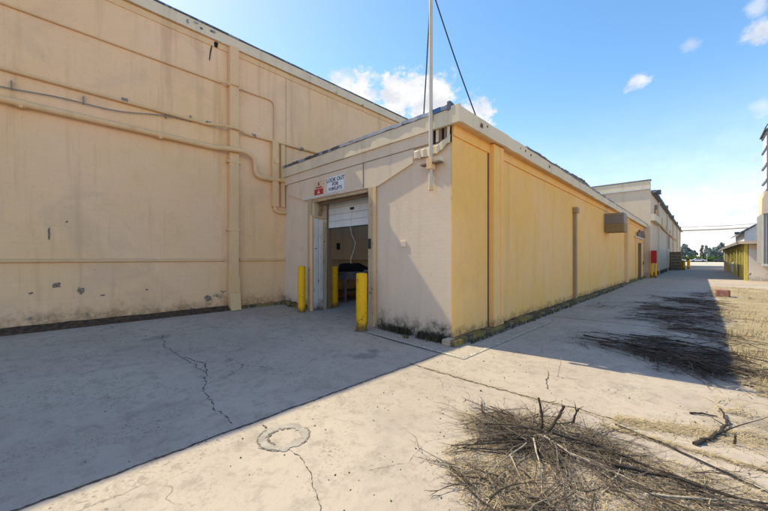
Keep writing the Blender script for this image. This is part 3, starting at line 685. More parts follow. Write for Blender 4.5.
# sectional roller door, half raised
rd = MB().box((DX0 + .06, FY + TH + .035, 2.32), (DX1 - .02, FY + TH + .05, 3.2)).build('roller_door', 'door', an)
for i in range(5):
    z = 2.31 + i*.178
    MB().cbox((DX0 + .055, FY + TH + .004 + .004*(i % 2), z), (DX1 - .015, FY + TH + .034, z + .172), .008).build('door_slat', 'door', rd)
MB().cbox((-6.42, FY + TH - .02, 2.72), (-6.28, FY + TH + .003, 2.78), .006).build('door_handle', 'ink', rd)
MB().box((DX0 + .05, FY + TH + .005, 2.285), (DX1 - .012, FY + TH + .03, 2.305)).build('door_seal', 'ink', rd)
MB().box((DX0 + .03, FY + TH, 0), (DX0 + .07, FY + TH + .10, 3.1)).build('door_track', 'brown', rd)
MB().box((DX1 - .02, FY + TH, 0), (DX1 + .03, FY + TH + .10, 3.1)).build('door_track', 'brown', rd)
# side wall pilasters, pipe, unit, kerb
for y0, w_, dpt, zt, mt in ((6.47, .46, .12, 3.84, 'side'), (23.5, .42, .16, 3.84, 'trim'), (27.9, .2, .06, 3.3, 'trim')):
    p_ = MB().cbox((SX - .01, y0, .05), (SX + dpt, y0 + w_, zt), .012).build('pilaster', mt, an)
    MB().box((SX + dpt - .012, y0 + w_*.62, .1), (SX + dpt + .012, y0 + w_ - .02, zt - .01)).build('pilaster_strip', mt, p_)
MB().box((SX + .0005, 6.425, .08), (SX + .006, 6.462, 3.66)).build('open_joint', 'dark', an)
pp_ = MB().cbox((SX - .01, 12.75, .1), (SX + .10, 12.93, 3.05), .012).build('side_downpipe', 'tanpipe', an)
MB().cbox((SX - .01, 12.70, 3.05), (SX + .15, 12.98, 3.24), .015).build('rain_head', 'tanpipe', pp_)
un = MB().cbox((SX + .0, 17.9, 3.06), (SX + .74, 18.75, 3.52), .015).build('wall_unit', 'acgrey', an)
MB().cbox((SX + .01, 17.91, 2.67), (SX + .75, 18.74, 3.06), .02).build('unit_skirt', 'acrust', un)
MB().box((SX + .03, 17.885, 3.40), (SX + .72, 17.899, 3.44)).build('unit_lip', 'acrust', un)
for i in range(4): MB().cbox((SX + .04, 17.885, 3.11 + i*.068), (SX + .71, 17.899, 3.145 + i*.068), .004).build('unit_louvre', 'acgrey', un)
# kerb at the foot of the side wall, in uneven lengths
y = FY - .22; i = 0
while y < AY1 - .3:
    ln = rnd(1.1, 1.7); y2 = min(y + ln, AY1 - .2)
    MB().beam((SX + .002, y + .01, -.02), (SX + .20 + rnd(-.012, .012), y2 - .01, .10 + rnd(-.012, .012)), 8, .007, 100 + i).build('kerb_stone', 'moss', an)
    y = y2; i += 1
MB().cbox((SX - .06, FY - .235, 0), (SX + .10, FY - .012, .10), .02).build('kerb_stone', 'far_wall', an)
x = WX + .02
for i in range(2):
    MB().beam((x, FY - .17, .05), (x + .62, FY - .01, .265 - .03*i), 8, .009, 130 + i, axis=0).build('mossy_step', 'moss', an)
    x += .63
MB().beam((WX + .01, 3.70, .1), (WX + .12, FY - .18, .235), 10, .01, 140).build('mossy_step', 'moss', an)
# side door and switch rack at the far end
sd_ = MB().cbox((SX - .01, 29.6, .04), (SX + .14, 30.9, 2.5), .012).build('side_door', 'side', an)
MB().cbox((SX + .145, 30.65, 1.0), (SX + .19, 30.75, 1.25), .006).build('handle', 'ink', sd_)
MB().box((SX + .0, 29.35, .04), (SX + .17, 29.55, 2.55)).build('door_frame', 'brown', sd_)
rk = MB().cbox((SX + .03, 27.5, 2.88), (SX + .10, 31.9, 2.98), .01).build('switch_rack', 'white', an)
MB().cbox((SX + .03, 29.4, 3.30), (SX + .12, 31.9, 3.48), .01).build('rack_rail', 'brown', rk)
for i in range(5): MB().cbox((SX + .02, 28.0 + i*.85, 2.98), (SX + .17, 28.35 + i*.85, 3.26), .012).build('switch_box', ('brown', 'acgrey')[i % 2], rk)
for i in range(3): MB().tube([(SX + .08, 28.3 + i*1.2, 2.88), (SX + .08, 28.3 + i*1.2, 2.6), (SX + .1, 29.2 + i*.9, 2.55)], .02, 6).build('conduit', 'trim', rk)

# things inside the doorway
wb = thing('workbench', (-8.3, 7.4, .15), 'blue grey steel workbench standing inside the roller door', 'workbench')
MB().cbox((-8.75, 6.55, 1.0), (-7.85, 8.3, 1.06), .008).build('bench_top', 'bench', wb)
MB().cbox((-7.90, 6.60, .84), (-7.87, 8.25, .998), .004).build('apron', 'bench', wb)
MB().cbox((-8.72, 6.60, .84), (-7.95, 6.63, .998), .004).build('apron', 'bench', wb)
MB().cbox((-8.70, 6.62, .42), (-7.92, 8.22, .45), .006).build('bench_shelf', 'brown', wb)
for x, y in ((-8.70, 6.62), (-7.95, 6.62), (-8.70, 8.2), (-7.95, 8.2)): MB().cbox((x - .03, y - .03, gz(x, y)), (x + .03, y + .03, 1.0), .005).build('leg', 'bench', wb)
bg = MB(); rr = random.Random(4); vs = []; fs = []
nu, nv = 18, 10
for i in range(nu):
    for j in range(nv + 1):
        a = 2*math.pi*i/nu; t = j/nv
        rad = math.sin(math.pi*(.12 + .88*t)/1.0*.5 + .0) if False else math.sqrt(max(0, 1 - (t*.98)**2.4))
        bumpy = 1 + .22*mnoise.noise(Vector((math.cos(a)*2, math.sin(a)*2, t*3)))
        vs.append((-8.33 + .32*rad*bumpy*math.cos(a), 7.25 + .62*rad*bumpy*math.sin(a), 1.065 + .26*t*bumpy))
for i in range(nu):
    for j in range(nv): fs.append((i*(nv + 1) + j, ((i + 1) % nu)*(nv + 1) + j, ((i + 1) % nu)*(nv + 1) + j + 1, i*(nv + 1) + j + 1))
tag(bg.add(vs, fs).build('tarp_bundle', 'dark', smooth=True), 'black rumpled bundle lying on the workbench inside the door', 'bundle')
tag(MB().tube([(-7.98 + .07*math.sin(i*1.9), 7.4 + .035*i, 1.075 + .02*math.sin(i*2.7)**2) for i in range(22)], .012, 6).build('coiled_cable', 'cord', smooth=True), 'pale coiled cable on the near edge of the workbench', 'cable')
pts = [(-6.34, FY + .42, 2.72), (-6.36, FY + .41, 2.5), (-6.42, FY + .43, 2.3), (-6.40, FY + .46, 2.1), (-6.30, FY + .50, 1.9), (-6.33, FY + .48, 1.7), (-6.42, FY + .46, 1.5), (-6.43, FY + .46, 1.36)]
tag(MB().tube(pts, .0055, 6).build('pull_cord', 'cord', smooth=True), 'frayed white pull cord hanging from the raised roller door', 'cord')
tag(MB().cbox((WX + .006, 6.98, 1.78), (WX + .05, 7.10, 2.0), .006).build('light_switch', 'ink'), 'small black switch box on the wall inside the doorway', 'switch box')
tag(MB().tube([(-4.92, 8.6, .35), (-4.98, 8.6, .35), (-4.98, 8.6, .36)], .3, 14).build('stored_tyre', 'tyre', smooth=True), 'black tyre leaning inside the dark doorway', 'tyre')

# ------------------------------------------------------------------ signs on the header
def text_mesh(body, size, mat, loc, parent, name='lettering', extr=.0012, sx=1.0):
    cu = bpy.data.curves.new('lettering', 'FONT'); cu.body = body; cu.size = size; cu.align_x = 'CENTER'; cu.align_y = 'CENTER'; cu.extrude = extr; cu.resolution_u = 2; cu.offset = size*.02
    t = bpy.data.objects.new('tmp_text', cu); C.objects.link(t)
    dg = bpy.context.evaluated_depsgraph_get(); me = bpy.data.meshes.new_from_object(t.evaluated_get(dg))
    bpy.data.objects.remove(t); bpy.data.curves.remove(cu)
    for v in me.vertices: v.co = Vector((v.co.x*sx, -v.co.z, v.co.y))
    me.materials.clear(); me.materials.append(MT[mat]); me.name = name
    o = bpy.data.objects.new(name, me); C.objects.link(o); o.parent = parent
    o.location = Vector(loc) - parent.location
    return o
SY = FY - .052
s1 = thing('warning_sign', (-6.40, SY, 3.11), 'white LOOK OUT FOR FORKLIFTS sign on the door header', 'sign')
MB().cbox((-6.73, SY - .006, 3.115), (-6.07, SY, 3.485), .002).build('sign_plate', 'sign_white', s1)
text_mesh('LOOK OUT', .135, 'ink', (-6.40, SY - .0085, 3.405), s1, sx=.98)
text_mesh('FOR', .125, 'ink', (-6.40, SY - .0085, 3.295), s1)
text_mesh('FORKLIFTS', .112, 'ink', (-6.40, SY - .0085, 3.185), s1, sx=.95)
s2 = thing('hazard_sign', (-7.08, SY, 3.12), 'small cream and red notice left of the white sign', 'sign')
MB().cbox((-7.28, SY - .006, 3.12), (-6.88, SY, 3.48), .002).build('sign_plate', 'sign_cream', s2)
MB().cbox((-7.27, SY - .009, 3.125), (-6.89, SY - .0065, 3.27), .001).build('red_panel', 'sign_red', s2)
MB().cbox((-7.21, SY - .009, 3.292), (-6.95, SY - .0065, 3.325), .001).build('red_band', 'sign_red', s2)
MB().prism([(-7.15, 3.15), (-7.01, 3.15), (-7.08, 3.255)], 1, SY - .012, SY - .0095).build('triangle_mark', 'sign_pink', s2)
MB().prism([(-7.11, 3.36), (-7.05, 3.36), (-7.06, 3.42), (-7.08, 3.455), (-7.10, 3.42)], 1, SY - .009, SY - .0065).build('figure_mark', 'ink', s2)

# ------------------------------------------------------------------ roof mast with guy wires
ms = thing('roof_mast', (-3.52, FY - .145, 2.75), 'slender cream steel mast clamped to the front corner of the annex with guy wires', 'mast')
px, py = -3.52, FY - .145
MB().tube([(px, py, 2.75), (px, py, 5.0), (px, py, 7.6)], [.037, .036, .030], 12).build('mast_pole', 'pole', ms, smooth=True)
MB().tube([(px, py, 2.72), (px, py, 2.80)], .045, 12).build('end_cap', 'trim', ms, smooth=True)
MB().cbox((px - .20, py - .05, 3.185), (px + .22, py + .065, 3.215), .004).build('clamp_bar', 'brown', ms)
MB().cbox((px - .06, py - .055, 3.10), (px + .06, py + .05, 3.30), .006).build('clamp', 'trim', ms)
MB().cbox((px - .02, FY - .14, 3.22), (px + .20, FY - .002, 3.31), .008).build('bracket_block', 'fascia_cream', ms)
for nm, e in (('guy_wire', (-4.07, FY + .35, 4.10)), ('guy_wire', (SX + .10, 5.87, 4.06))):
    a = Vector((px, py, 6.42)); b = Vector(e)
    MB().tube([a.lerp(b, t/10) - Vector((0, 0, .06*math.sin(math.pi*t/10))) for t in range(11)], .0125, 6).build(nm, 'wire', ms, smooth=True)
MB().tube([(px, py, 6.38), (px, py, 6.46)], .045, 10).build('guy_collar', 'steel', ms, smooth=True)

# ------------------------------------------------------------------ bollards
def bollard(loc, h, r, label, group='yellow steel bollards', mat='yellow', lean=(0, 0)):
    b = thing('bollard', loc, label, 'bollard', group); x, y, z = loc
    lx, ly = lean
    MB().tube([(x, y, z - .05), (x + lx*h*.5, y + ly*h*.5, z + h*.5), (x + lx*h, y + ly*h, z + h - .03)], r, 20).build('post', mat, b, smooth=True)
    prof = [(x + lx*h, y + ly*h, z + h - .031), (x + lx*h, y + ly*h, z + h - .012), (x + lx*h, y + ly*h, z + h + .004), (x + lx*h, y + ly*h, z + h + .010)]
    MB().tube(prof, [r*1.004, r*.985, r*.8, r*.3], 20).build('cap', mat, b, smooth=True)
    MB().tube([(x, y, z - .02), (x, y, z + .018), (x, y, z + .022)], [r*1.32, r*1.22, r*1.0], 20).build('collar', 'rim', b, smooth=True)
    return b
bollard((-7.42, 4.73, .09), 1.20, .095, 'yellow bollard outside the door by the left jamb', lean=(-.006, 0))
bollard((-7.54, 5.87, .10), 1.16, .108, 'chipped yellow bollard standing just inside the roller door')
bollard((-4.97, 4.56, .02), 1.17, .112, 'yellow bollard in front of the right door jamb, nearest the camera', lean=(.006, 0))

# ------------------------------------------------------------------ far hall, hydrant cabinet, crate
fh = thing('far_hall', (-2.75, 32.5, 0), 'pale plaster hall rising behind the far end of the annex', 'building')
HX, HY0, HY1, HE = -2.75, 32.5, 88.0, 6.86
MB().box((-14, HY0, -.1), (HX, HY0 + .3, 7.35)).build('gable_wall', 'far_wall', fh)
MB().box((-14, HY0 - .10, 6.78), (HX + .02, HY0 - .001, 6.92)).build('white_trim', 'white', fh)
MB().box((-14, HY0 - .08, 6.925), (HX + .01, HY0 - .002, 7.44)).build('parapet_board', 'fascia_cream', fh)
MB().box((-14, HY0 - .12, 7.445), (HX + .04, HY0 + .3, 7.52)).build('coping', 'roof', fh)
MB().box((HX - .3, HY0 + .301, -.1), (HX, HY1, 6.55)).build('long_wall', 'far_wall', fh)
MB().box((-14, HY1 - .3, -.1), (HX - .301, HY1, 6.55)).build('end_wall', 'far_wall', fh)
hr = MB().add([(HX + .3, HY0 + .31, 6.72), (HX + .3, HY1, 6.72), (-14, HY1, 7.2), (-14, HY0 + .31, 7.2)], [(0, 1, 2, 3)]).build('roof', 'roof', fh)
MB().beam((HX + .02, HY0 + .32, 6.56), (HX + .32, HY1, 6.70), 60, .012, 31).build('gutter', 'flash', hr)
for i in range(5):
    y = HY0 + 1.0 + i*10.5
    MB().cbox((HX + .2, y, 6.50), (HX + (.55 if i == 0 else .42), y + .5, 6.82), .03).build('gutter_bracket', 'flash', hr)
for i in range(5):
    y = HY0 + 6 + i*11; MB().cbox((HX - .01, y, 0), (HX + .13, y + .45, 6.5), .012).build('pilaster', 'far_wall', fh)
MB().cbox((HX + .0, HY0 + .0, 4.35), (HX + .30, HY0 + 5.5, 4.85), .02).build('cable_tray', 'fascia_cream', fh)
MB().tube([(HX + .1, HY0 + 5.5, 4.6), (HX + .1, HY0 + 12, 4.4), (HX + .1, HY0 + 20, 4.3), (HX + .1, HY0 + 36, 4.2)], .09, 8).build('pipe', 'trim', fh, smooth=True)
for i in range(6):
    MB().tube([(HX + .12, HY0 + 3 + 6*i, 4.5), (HX + .12, HY0 + 3 + 6*i, 5.5 - .2*i)], .06, 8).build('pipe_stub', 'trim', fh, smooth=True)
MB().cbox((HX - .01, HY0 + 18.0, 2.6), (HX + .12, HY0 + 19.8, 4.1), .02).build('shutter', 'brown', fh)
MB().cbox((HX - .01, HY0 + 3.0, 4.9), (HX + .2, HY0 + 3.4, 5.9), .02).build('junction_box', 'acgrey', fh)
# dark strip at the foot
MB().box((HX - .01, HY0 + .02, .0), (HX + .06, HY1, .32)).build('plinth', 'berm', fh)

hc = thing('hydrant_cabinet', (-2.56, 32.2, 0), 'red cabinet on two yellow posts at the far end of the annex', 'cabinet')
for dx in (-.11, .11): MB().tube([(-2.52 + dx, 32.2, 0), (-2.52 + dx, 32.2, 1.12)], .075, 14).build('post', 'yellow', hc, smooth=True)
MB().cbox((-2.69, 32.05, 1.12), (-2.35, 32.35, 2.02), .02).build('cabinet_box', 'red', hc)
MB().cbox((-2.66, 32.03, 1.18), (-2.38, 32.048, 1.95), .006).build('cabinet_door', 'red', hc)
MB().cbox((-2.71, 32.03, 2.022), (-2.33, 32.37, 2.06), .01).build('cabinet_roof', 'red', hc)

cr = thing('plank_enclosure', (-2.2, 54.6, 0), 'brown plank enclosure against the far hall wall', 'enclosure')
for i in range(6):
    z = .05 + i*.355
    MB().cbox((-2.72, 54.5, z), (-1.72, 54.56, z + .34), .01).build('plank', 'brown', cr)
    MB().cbox((-1.72, 54.50, z), (-1.66, 57.6, z + .34), .01).build('plank', 'brown', cr)
for x in (-2.66, -2.2, -1.76): MB().cbox((x, 54.44, 0), (x + .1, 54.499, 2.22), .01).build('batten', 'acrust', cr)
MB().cbox((-2.74, 54.42, 2.20), (-1.62, 57.65, 2.26), .01).build('lid', 'acrust', cr)
bollard((-1.5, 56.6, 0), 1.15, .16, 'yellow bollard beside the brown plank enclosure')
bollard((-1.15, 62.5, 0), 1.15, .16, 'farthest yellow bollard, past the plank enclosure')

# ------------------------------------------------------------------ right hand side: shed with post canopy, tower, gable house
sh = thing('white_shed', (2.3, 32.3, 0), 'low white plaster shed with yellow canopy posts on the right of the alley', 'building')
GX, GY = 2.32, 32.35
MB().box((GX, GY, -.05), (14, GY + .25, 2.38)).build('front_wall', 'white_wall', sh)
MB().box((GX + .9, GY + .251, -.05), (GX + 1.1, 58, 2.38)).build('inner_wall', 'brown', sh)
sr = MB().beam((GX - .55, GY - .35, 2.46), (14, 58.3, 2.56), 20, .012, 41).build('roof', 'roof', sh)
MB().beam((GX - .57, GY - .37, 2.40), (GX - .50, 58.3, 2.60), 26, .03, 42).build('roof_edge', 'acgrey', sr)
MB().beam((GX - .49, GY - .38, 2.42), (14, GY - .31, 2.60), 16, .01, 43, axis=0).build('roof_edge', 'fascia_cream', sr)
MB().box((GX, GY - .012, 2.06), (14, GY - .001, 2.40)).build('wall_band', 'front', sh)
for i in range(7):
    y = GY + .05 + (0, 1.6, 3.6, 6.2, 9.6, 14, 20)[i]
    MB().cbox((GX - .20, y, 0), (GX - .03, y + .17, 2.42), .012).build('canopy_post', 'yellow2', sh)
for y0, y1 in ((3.9, 6.0), (9.8, 13.8)): MB().box((GX - .15, GY + y0, 0), (GX - .06, GY + y1, 1.05)).build('infill_panel', ('brown', 'white_wall')[y0 > 5], sh)
MB().cbox((GX - .35, 53.6, 0), (GX + .15, 54.1, 2.42), .02).build('canopy_pier', 'fascia_cream', sh)
hoop = [(3.1, 33.2, 2.56), (3.1, 33.2, 3.18), (3.55, 33.2, 3.18), (3.55, 33.2, 2.56)]
MB().tube(hoop, .022, 6).build('roof_hoop', 'steel', sh)
MB().tube([(2.75, 33.6, 2.56), (2.75, 33.6, 3.8)], .02, 6).build('roof_stub_pipe', 'steel', sh)
# chalky red mark on the white wall
MB().cbox((GX + .92, GY - .018, 1.10), (GX + 1.10, GY - .002, 1.72), .02).build('wall_notice', 'redblock', sh)

tw = thing('raised_tower', (3.6, 30.2, 0), 'grey corrugated tower with framed windows raised above the white shed, at the right edge', 'tower')
TX0, TX1, TY0, TY1 = 2.66, 5.3, 29.6, 31.8
for x in (TX0 + .75, TX1 - .1):
    for y in (TY0 + .1, TY1 - .1): MB().cbox((x - .08, y - .08, 0), (x + .08, y + .08, 1.15), .01).build('leg', 'steel', tw)
vs = []; fs = []; nr = 50
for i in range(nr + 1):    # corrugated skirt
    x = TX0 + (TX1 - TX0)*i/nr; d = .03*math.cos(i*math.pi)
    vs += [(x, TY0 + d, 1.15), (x, TY0 + d, 4.1)]
    if i: fs.append((2*i - 2, 2*i, 2*i + 1, 2*i - 1))
b0 = len(vs)
for i in range(nr + 1):
    y = TY0 + (TY1 - TY0)*i/nr; d = .03*math.cos(i*math.pi)
    vs += [(TX0 + d, y, 1.15), (TX0 + d, y, 4.1)]
    if i: fs.append((b0 + 2*i - 2, b0 + 2*i, b0 + 2*i + 1, b0 + 2*i - 1))
MB().add(vs, fs).build('corrugated_sheet', 'sheet', tw)
MB().box((TX0 + .05, TY0 + .05, 1.08), (TX1, TY1, 5.4)).build('tower_body', 'front', tw)
MB().cbox((TX0 - .03, TY0 - .08, 1.02), (TX1 + .05, TY0 + .045, 1.149), .01).build('bottom_sill', 'white', tw)
MB().prism([(TX0 - .02, 4.12), (TX0 + .0, 5.0), (TX0 + .16, 5.42), (TX1, 5.42), (TX1, 4.12)], 1, TY0 - .06, TY0 + .048).build('shoulder_wall', 'far_wall', tw)
lz = MB().box((TX0 + .22, TY0 + .12, 5.43), (TX1, TY1 - .1, 8.9)).build('lantern_panes', 'pane', tw)
for z in (5.43, 6.05, 7.0, 8.0, 8.9): MB().cbox((TX0 + .16, TY0 + .04, z), (TX1 + .03, TY0 + .118, z + .12), .01).build('window_bar', 'car_dark', lz)
for z in (5.43, 6.05, 7.0, 8.0, 8.9): MB().cbox((TX0 + .16, TY0 + .119, z), (TX0 + .219, TY1, z + .12), .01).build('window_bar', 'car_dark', lz)
for x in (TX0 + .18, TX0 + 1.0, TX0 + 1.8, TX1 - .02): MB().cbox((x, TY0 + .03, 5.43), (x + .07, TY0 + .039, 9.0), .003).build('mullion', 'acgrey', lz)
MB().cbox((TX0 + .08, TY0 - .05, 9.03), (TX1 + .1, TY1, 9.12), .01).build('lantern_roof', 'roof', tw)
MB().tube([(TX0 + .1, TY0, 9.1), (TX0 + .35, TY0, 9.6), (TX0 + 1.2, TY0, 9.7)], .03, 6).build('roof_rail', 'car_dark', tw)

gh = thing('gable_house', (3.75, 60, 0), 'white gabled building with dark eave behind the shed roof', 'building')
MB().prism([(3.95, -.05), (3.95, 4.75), (8.3, 7.8), (12.6, 4.75), (12.6, -.05)], 1, 60, 74).build('gable_wall', 'white_wall', gh)
def slab(x0, z0, x1, z1, y0, y1, t): return MB().add([(x0, y0, z0), (x1, y0, z1), (x1, y0, z1 + t), (x0, y0, z0 + t), (x0, y1, z0), (x1, y1, z1), (x1, y1, z1 + t), (x0, y1, z0 + t)], [(0, 1, 2, 3), (7, 6, 5, 4), (0, 4, 5, 1), (1, 5, 6, 2), (2, 6, 7, 3), (3, 7, 4, 0)])
slab(3.45, 4.46, 8.3, 7.86, 59.6, 74.2, .16).build('roof', 'flash', gh)
slab(13.1, 4.46, 8.3, 7.86, 59.6, 74.2, .16).build('roof', 'flash', gh)
MB().cbox((3.1, 59.65, 4.42), (3.75, 60.1, 4.72), .03).build('eave_box', 'car_dark', gh)
pb = thing('pipe_bridge', (0, 87, 0), 'pale pipe spanning the end of the alley high between buildings', 'pipe')
MB().tube([(-3.0, 87, 6.85), (3, 87, 6.82), (9, 87, 6.95)], .16, 10).build('span_pipe', 'pole', pb, smooth=True)
MB().tube([(-3.0, 87.1, 7.55), (3, 87.1, 7.40), (9, 87.1, 7.55)], .05, 6).build('span_cable', 'steel', pb)
MB().cbox((8.8, 86.8, 0), (9.1, 87.2, 7.6), .02).build('end_post', 'steel', pb)

# ------------------------------------------------------------------ distance: cars, hedge, trees
def car(loc, ang, mat, label):
    c = thing('parked_car', loc, label, 'car', 'cars parked beyond the alley'); c.rotation_euler.z = ang
    side = [(-2.2, .35), (-2.2, .75), (-1.9, .92), (-1.2, .98), (-.6, 1.42), (.8, 1.45), (1.5, .98), (2.15, .85), (2.2, .4)]
    def ch(m, n, mt):
        o = m.build(n, mt); o.parent = c; return o
    ch(MB().prism(side, 1, -.85, .85), 'body', mat)
    for s in (-1, 1):
        ch(MB().prism([(-1.0, .98), (-.52, 1.36), (.74, 1.38), (1.25, .98)], 1, s*.851, s*.862), 'side_window', 'glass')
        for x in (-1.35, 1.35): ch(MB().tube([(x, s*.66, .33), (x, s*.88, .33)], .33, 14), 'wheel', 'tyre')
    return c
car((-.6, 171, .0), .15, 'car_white', 'small white car parked far beyond the alley')
car((5.6, 172, .0), .05, 'car_dark', 'small dark car parked far beyond the alley')
car((-6.0, 170, .0), .1, 'car_white', 'second white car, nearest the far hall end')
def leaves(name, mat, parent, center, rad, n, size, seed, clumps=26):
    rr = random.Random(seed); vs = []; fs = []
    cs = []
    for _ in range(clumps):
        while True:
            p = Vector((rr.uniform(-1, 1), rr.uniform(-1, 1), rr.uniform(-1, 1)))
            if .25 < p.length < 1: break
        cs.append((p, rr.uniform(.18, .36)))
    for _ in range(n):
        p, q = rr.choice(cs)
        d = Vector((rr.gauss(0, 1), rr.gauss(0, 1), rr.gauss(0, 1))).normalized()*q*rr.random()**.4
        c = Vector([center[i] + (p[i] + d[i])*rad[i] for i in range(3)])
        a = Vector((rr.gauss(0, 1), rr.gauss(0, 1), rr.gauss(0, 1))).normalized(); b = a.orthogonal().normalized(); s = size*rr.uniform(.6, 1.3)
        o = len(vs); vs += [c + a*s, c + b*s*.55, c - a*s, c - b*s*.55]; fs.append((o, o + 1, o + 2, o + 3))
    return MB().add(vs, fs).build(name, mat, parent, fix=False)
rr = random.Random(21)
spots = []
for i in range(15):
    spots.append((-17 + i*3.0 + rr.uniform(-.8, .8), 205 + rr.uniform(-14, 20), rr.uniform(4.8, 7.6)))
desc = ['tall rounded', 'narrow', 'broad', 'low bushy', 'ragged']
for i, (x, y, h) in enumerate(spots):
    t = thing('far_tree', (x, y, 0), 'haze-tinted blue green tree in the row beyond the far lot', 'tree', 'trees beyond the far lot')
    tr = MB().tube([(x, y, -.1), (x + .1, y, h*.3), (x - .1, y, h*.7)], [.28, .2, .07], 7)
    for q in range(4):
        a = rr.uniform(0, 6.28); tr.tube([(x, y, h*.32 + q*.5), (x + math.cos(a)*1.3, y + math.sin(a)*1.3, h*.5 + q*.5)], [.11, .04], 5)
    tr.build('trunk', 'bark', t)
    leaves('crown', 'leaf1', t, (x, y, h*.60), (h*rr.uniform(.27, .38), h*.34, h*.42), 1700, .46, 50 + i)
hx = thing('far_hedge', (0, 176, 0), 'clipped green hedge running along the far lot', 'hedge')
leaves('foliage', 'leaf2', hx, (2, 176, .9), (34, 1.2, 1.25), 9000, .30, 90, clumps=420)
MB().tube([(-30, 176, .2), (36, 176, .2)], .15, 6).build('stem', 'bark', hx)
pt = thing('sign_post', (1.3, 120, 0), 'thin grey post standing at the start of the far lot', 'post')
MB().tube([(1.3, 120, 0), (1.3, 120, 2.6)], .06, 8).build('shaft', 'steel', pt)
MB().cbox((1.1, 119.9, 2.2), (1.5, 119.94, 2.6), .01).build('plate', 'steel', pt)

# ------------------------------------------------------------------ brush, sticks, straw
def blade_pile(name, mat, n, place, L, w, lift, label, cat, seed, curl=.25, segs=3, tl=(-.18, .3)):
    """dead leaflets: narrow bent strips lying in a mat; place(rr) gives x, y, heading, height of the mat there"""
    rr = random.Random(seed); vs = []; fs = []
    for _ in range(n):
        p = place(rr)
        if p is None: continue
        x, y, a, hgt = p
        l = rr.uniform(*L); ww = rr.uniform(*w)*.5; z0 = gz(x, y) + lift + rr.random()**1.5*hgt
        tilt = rr.uniform(*tl); bend = rr.uniform(-curl, curl); o = len(vs)
        cx, cy, cz, hd = x, y, z0, a
        for s in range(segs + 1):
            t = s/segs; ws = ww*(1 - t*.85)
            nxv, nyv = -math.sin(hd), math.cos(hd); tw_ = rr.uniform(-.4, .4)
            vs += [(cx + nxv*ws, cy + nyv*ws, max(cz + ws*tw_, .006)), (cx - nxv*ws, cy - nyv*ws, max(cz - ws*tw_, .006))]
            cx += math.cos(hd)*l/segs; cy += math.sin(hd)*l/segs; cz = max(gz(cx, cy) + .006, cz + l/segs*tilt*(1 - 1.6*t)); hd += bend/segs
        fs += [(o + 2*s, o + 2*s + 1, o + 2*s + 3, o + 2*s + 2) for s in range(segs)]
    return tag(MB().add(vs, fs).build(name, mat, fix=False), label, cat, kind='stuff')

HUB = (-.90, 2.85)
PILE = [(-1.72, 2.80), (-1.45, 3.02), (-1.2, 3.30), (-.65, 3.30), (-.1, 3.22), (.5, 3.22), (1.6, 3.45), (2.4, 3.3), (2.2, 2.7), (1.2, 2.5), (.3, 2.5), (-.2, 2.1), (-.7, 1.6), (-1.05, 1.75), (-1.45, 2.20), (-1.42, 2.5)]
def inside(x, y, poly):
    r = False; j = len(poly) - 1
    for i in range(len(poly)):
        xi, yi = poly[i]; xj, yj = poly[j]
        if (yi > y) != (yj > y) and x < (xj - xi)*(y - yi)/(yj - yi) + xi: r = not r
        j = i
    return r
def heading(x, y):
    rad = math.atan2(y - HUB[1], x - HUB[0]); w = math.exp(-((x - HUB[0])**2 + (y - HUB[1])**2)/.30)
    flow = .10 + 1.3*fb(x, y, 1.5) + (0 if x > -.5 else 2.4*fb(x + 9, y, 2.3))
    return rad if w > .55 + .5*fb(x, y, 7) else flow
def near_pile(rr):
    for _ in range(60):
        if rr.random() < .12: x, y = rr.gauss(HUB[0], .22), rr.gauss(HUB[1] - .12, .22)
        else: x, y = rr.uniform(-1.75, 1.9), rr.uniform(1.6, 3.5)
        if not inside(x + .12*fb(x, y, 4), y + .12*fb(y, x, 4), PILE): continue
        d = fb(x, y, 2.3) + .6*fb(x + 5, y, 6.5)
        if d < .0 + rr.gauss(0, .10): continue
        r2 = math.hypot(x - HUB[0], y - HUB[1])
        return x, y, heading(x, y) + rr.gauss(0, .9) + (math.pi if rr.random() < .4 else 0), .05*math.exp(-(r2/.34)**2) + .016
    return None
blade_pile('brush_litter', 'frond', 3000, near_pile, (.05, .38), (.002, .0065), .005, 'matted grey brown dead fronds spread over the concrete in the foreground', 'dead fronds', 31, curl=.5, tl=(-.06, .09))
def twig_mass(name, mat, n, place, L, r, label, seed, lift=.01):
    """loose forked twigs lying across one another"""
    rr = random.Random(seed); m = MB()
    for _ in range(n):
        p = place(rr)
        if p is None: continue
        x, y, a, hgt = p; l = rr.uniform(*L); r0 = rr.uniform(*r); z = gz(x, y) + lift + rr.random()*hgt*1.3
        pts = []; hd = a; rise = rr.uniform(-.05, .10)
        for q in range(6):
            pts.append((x, y, max(z, r0 + .003))); hd += rr.gauss(0, .16); st = l/5
            x += math.cos(hd)*st; y += math.sin(hd)*st; z += st*rise*(1 - q*.4) + rr.gauss(0, .003)
            if q in (1, 2, 3) and rr.random() < .55:
                ha = hd + rr.choice((-1, 1))*rr.uniform(.35, .9); ll = l*rr.uniform(.12, .35)
                m.tube([(x, y, max(z, r0 + .003)), (x + math.cos(ha)*ll*.5, y + math.sin(ha)*ll*.5, max(z + rr.uniform(-.01, .03), .004)), (x + math.cos(ha + .25)*ll, y + math.sin(ha + .25)*ll, max(z + rr.uniform(-.01, .04), .004))], [r0*.6, r0*.42, r0*.15], 4, False)
        m.tube(pts, [r0*(1 - .75*q/5)*rr.uniform(.85, 1.15) for q in range(6)], 5)
    return tag(m.build(name, mat, fix=False), label, 'twigs', kind='stuff')
twig_mass('dark_twigs', 'frond_dark', 330, near_pile, (.12, .70), (.0012, .0065), 'tangle of dark forked twigs in the foreground brush', 61)
twig_mass('bleached_twigs', 'frond', 260, near_pile, (.10, .55), (.0012, .006), 'bleached forked twigs scattered through the foreground brush', 62)
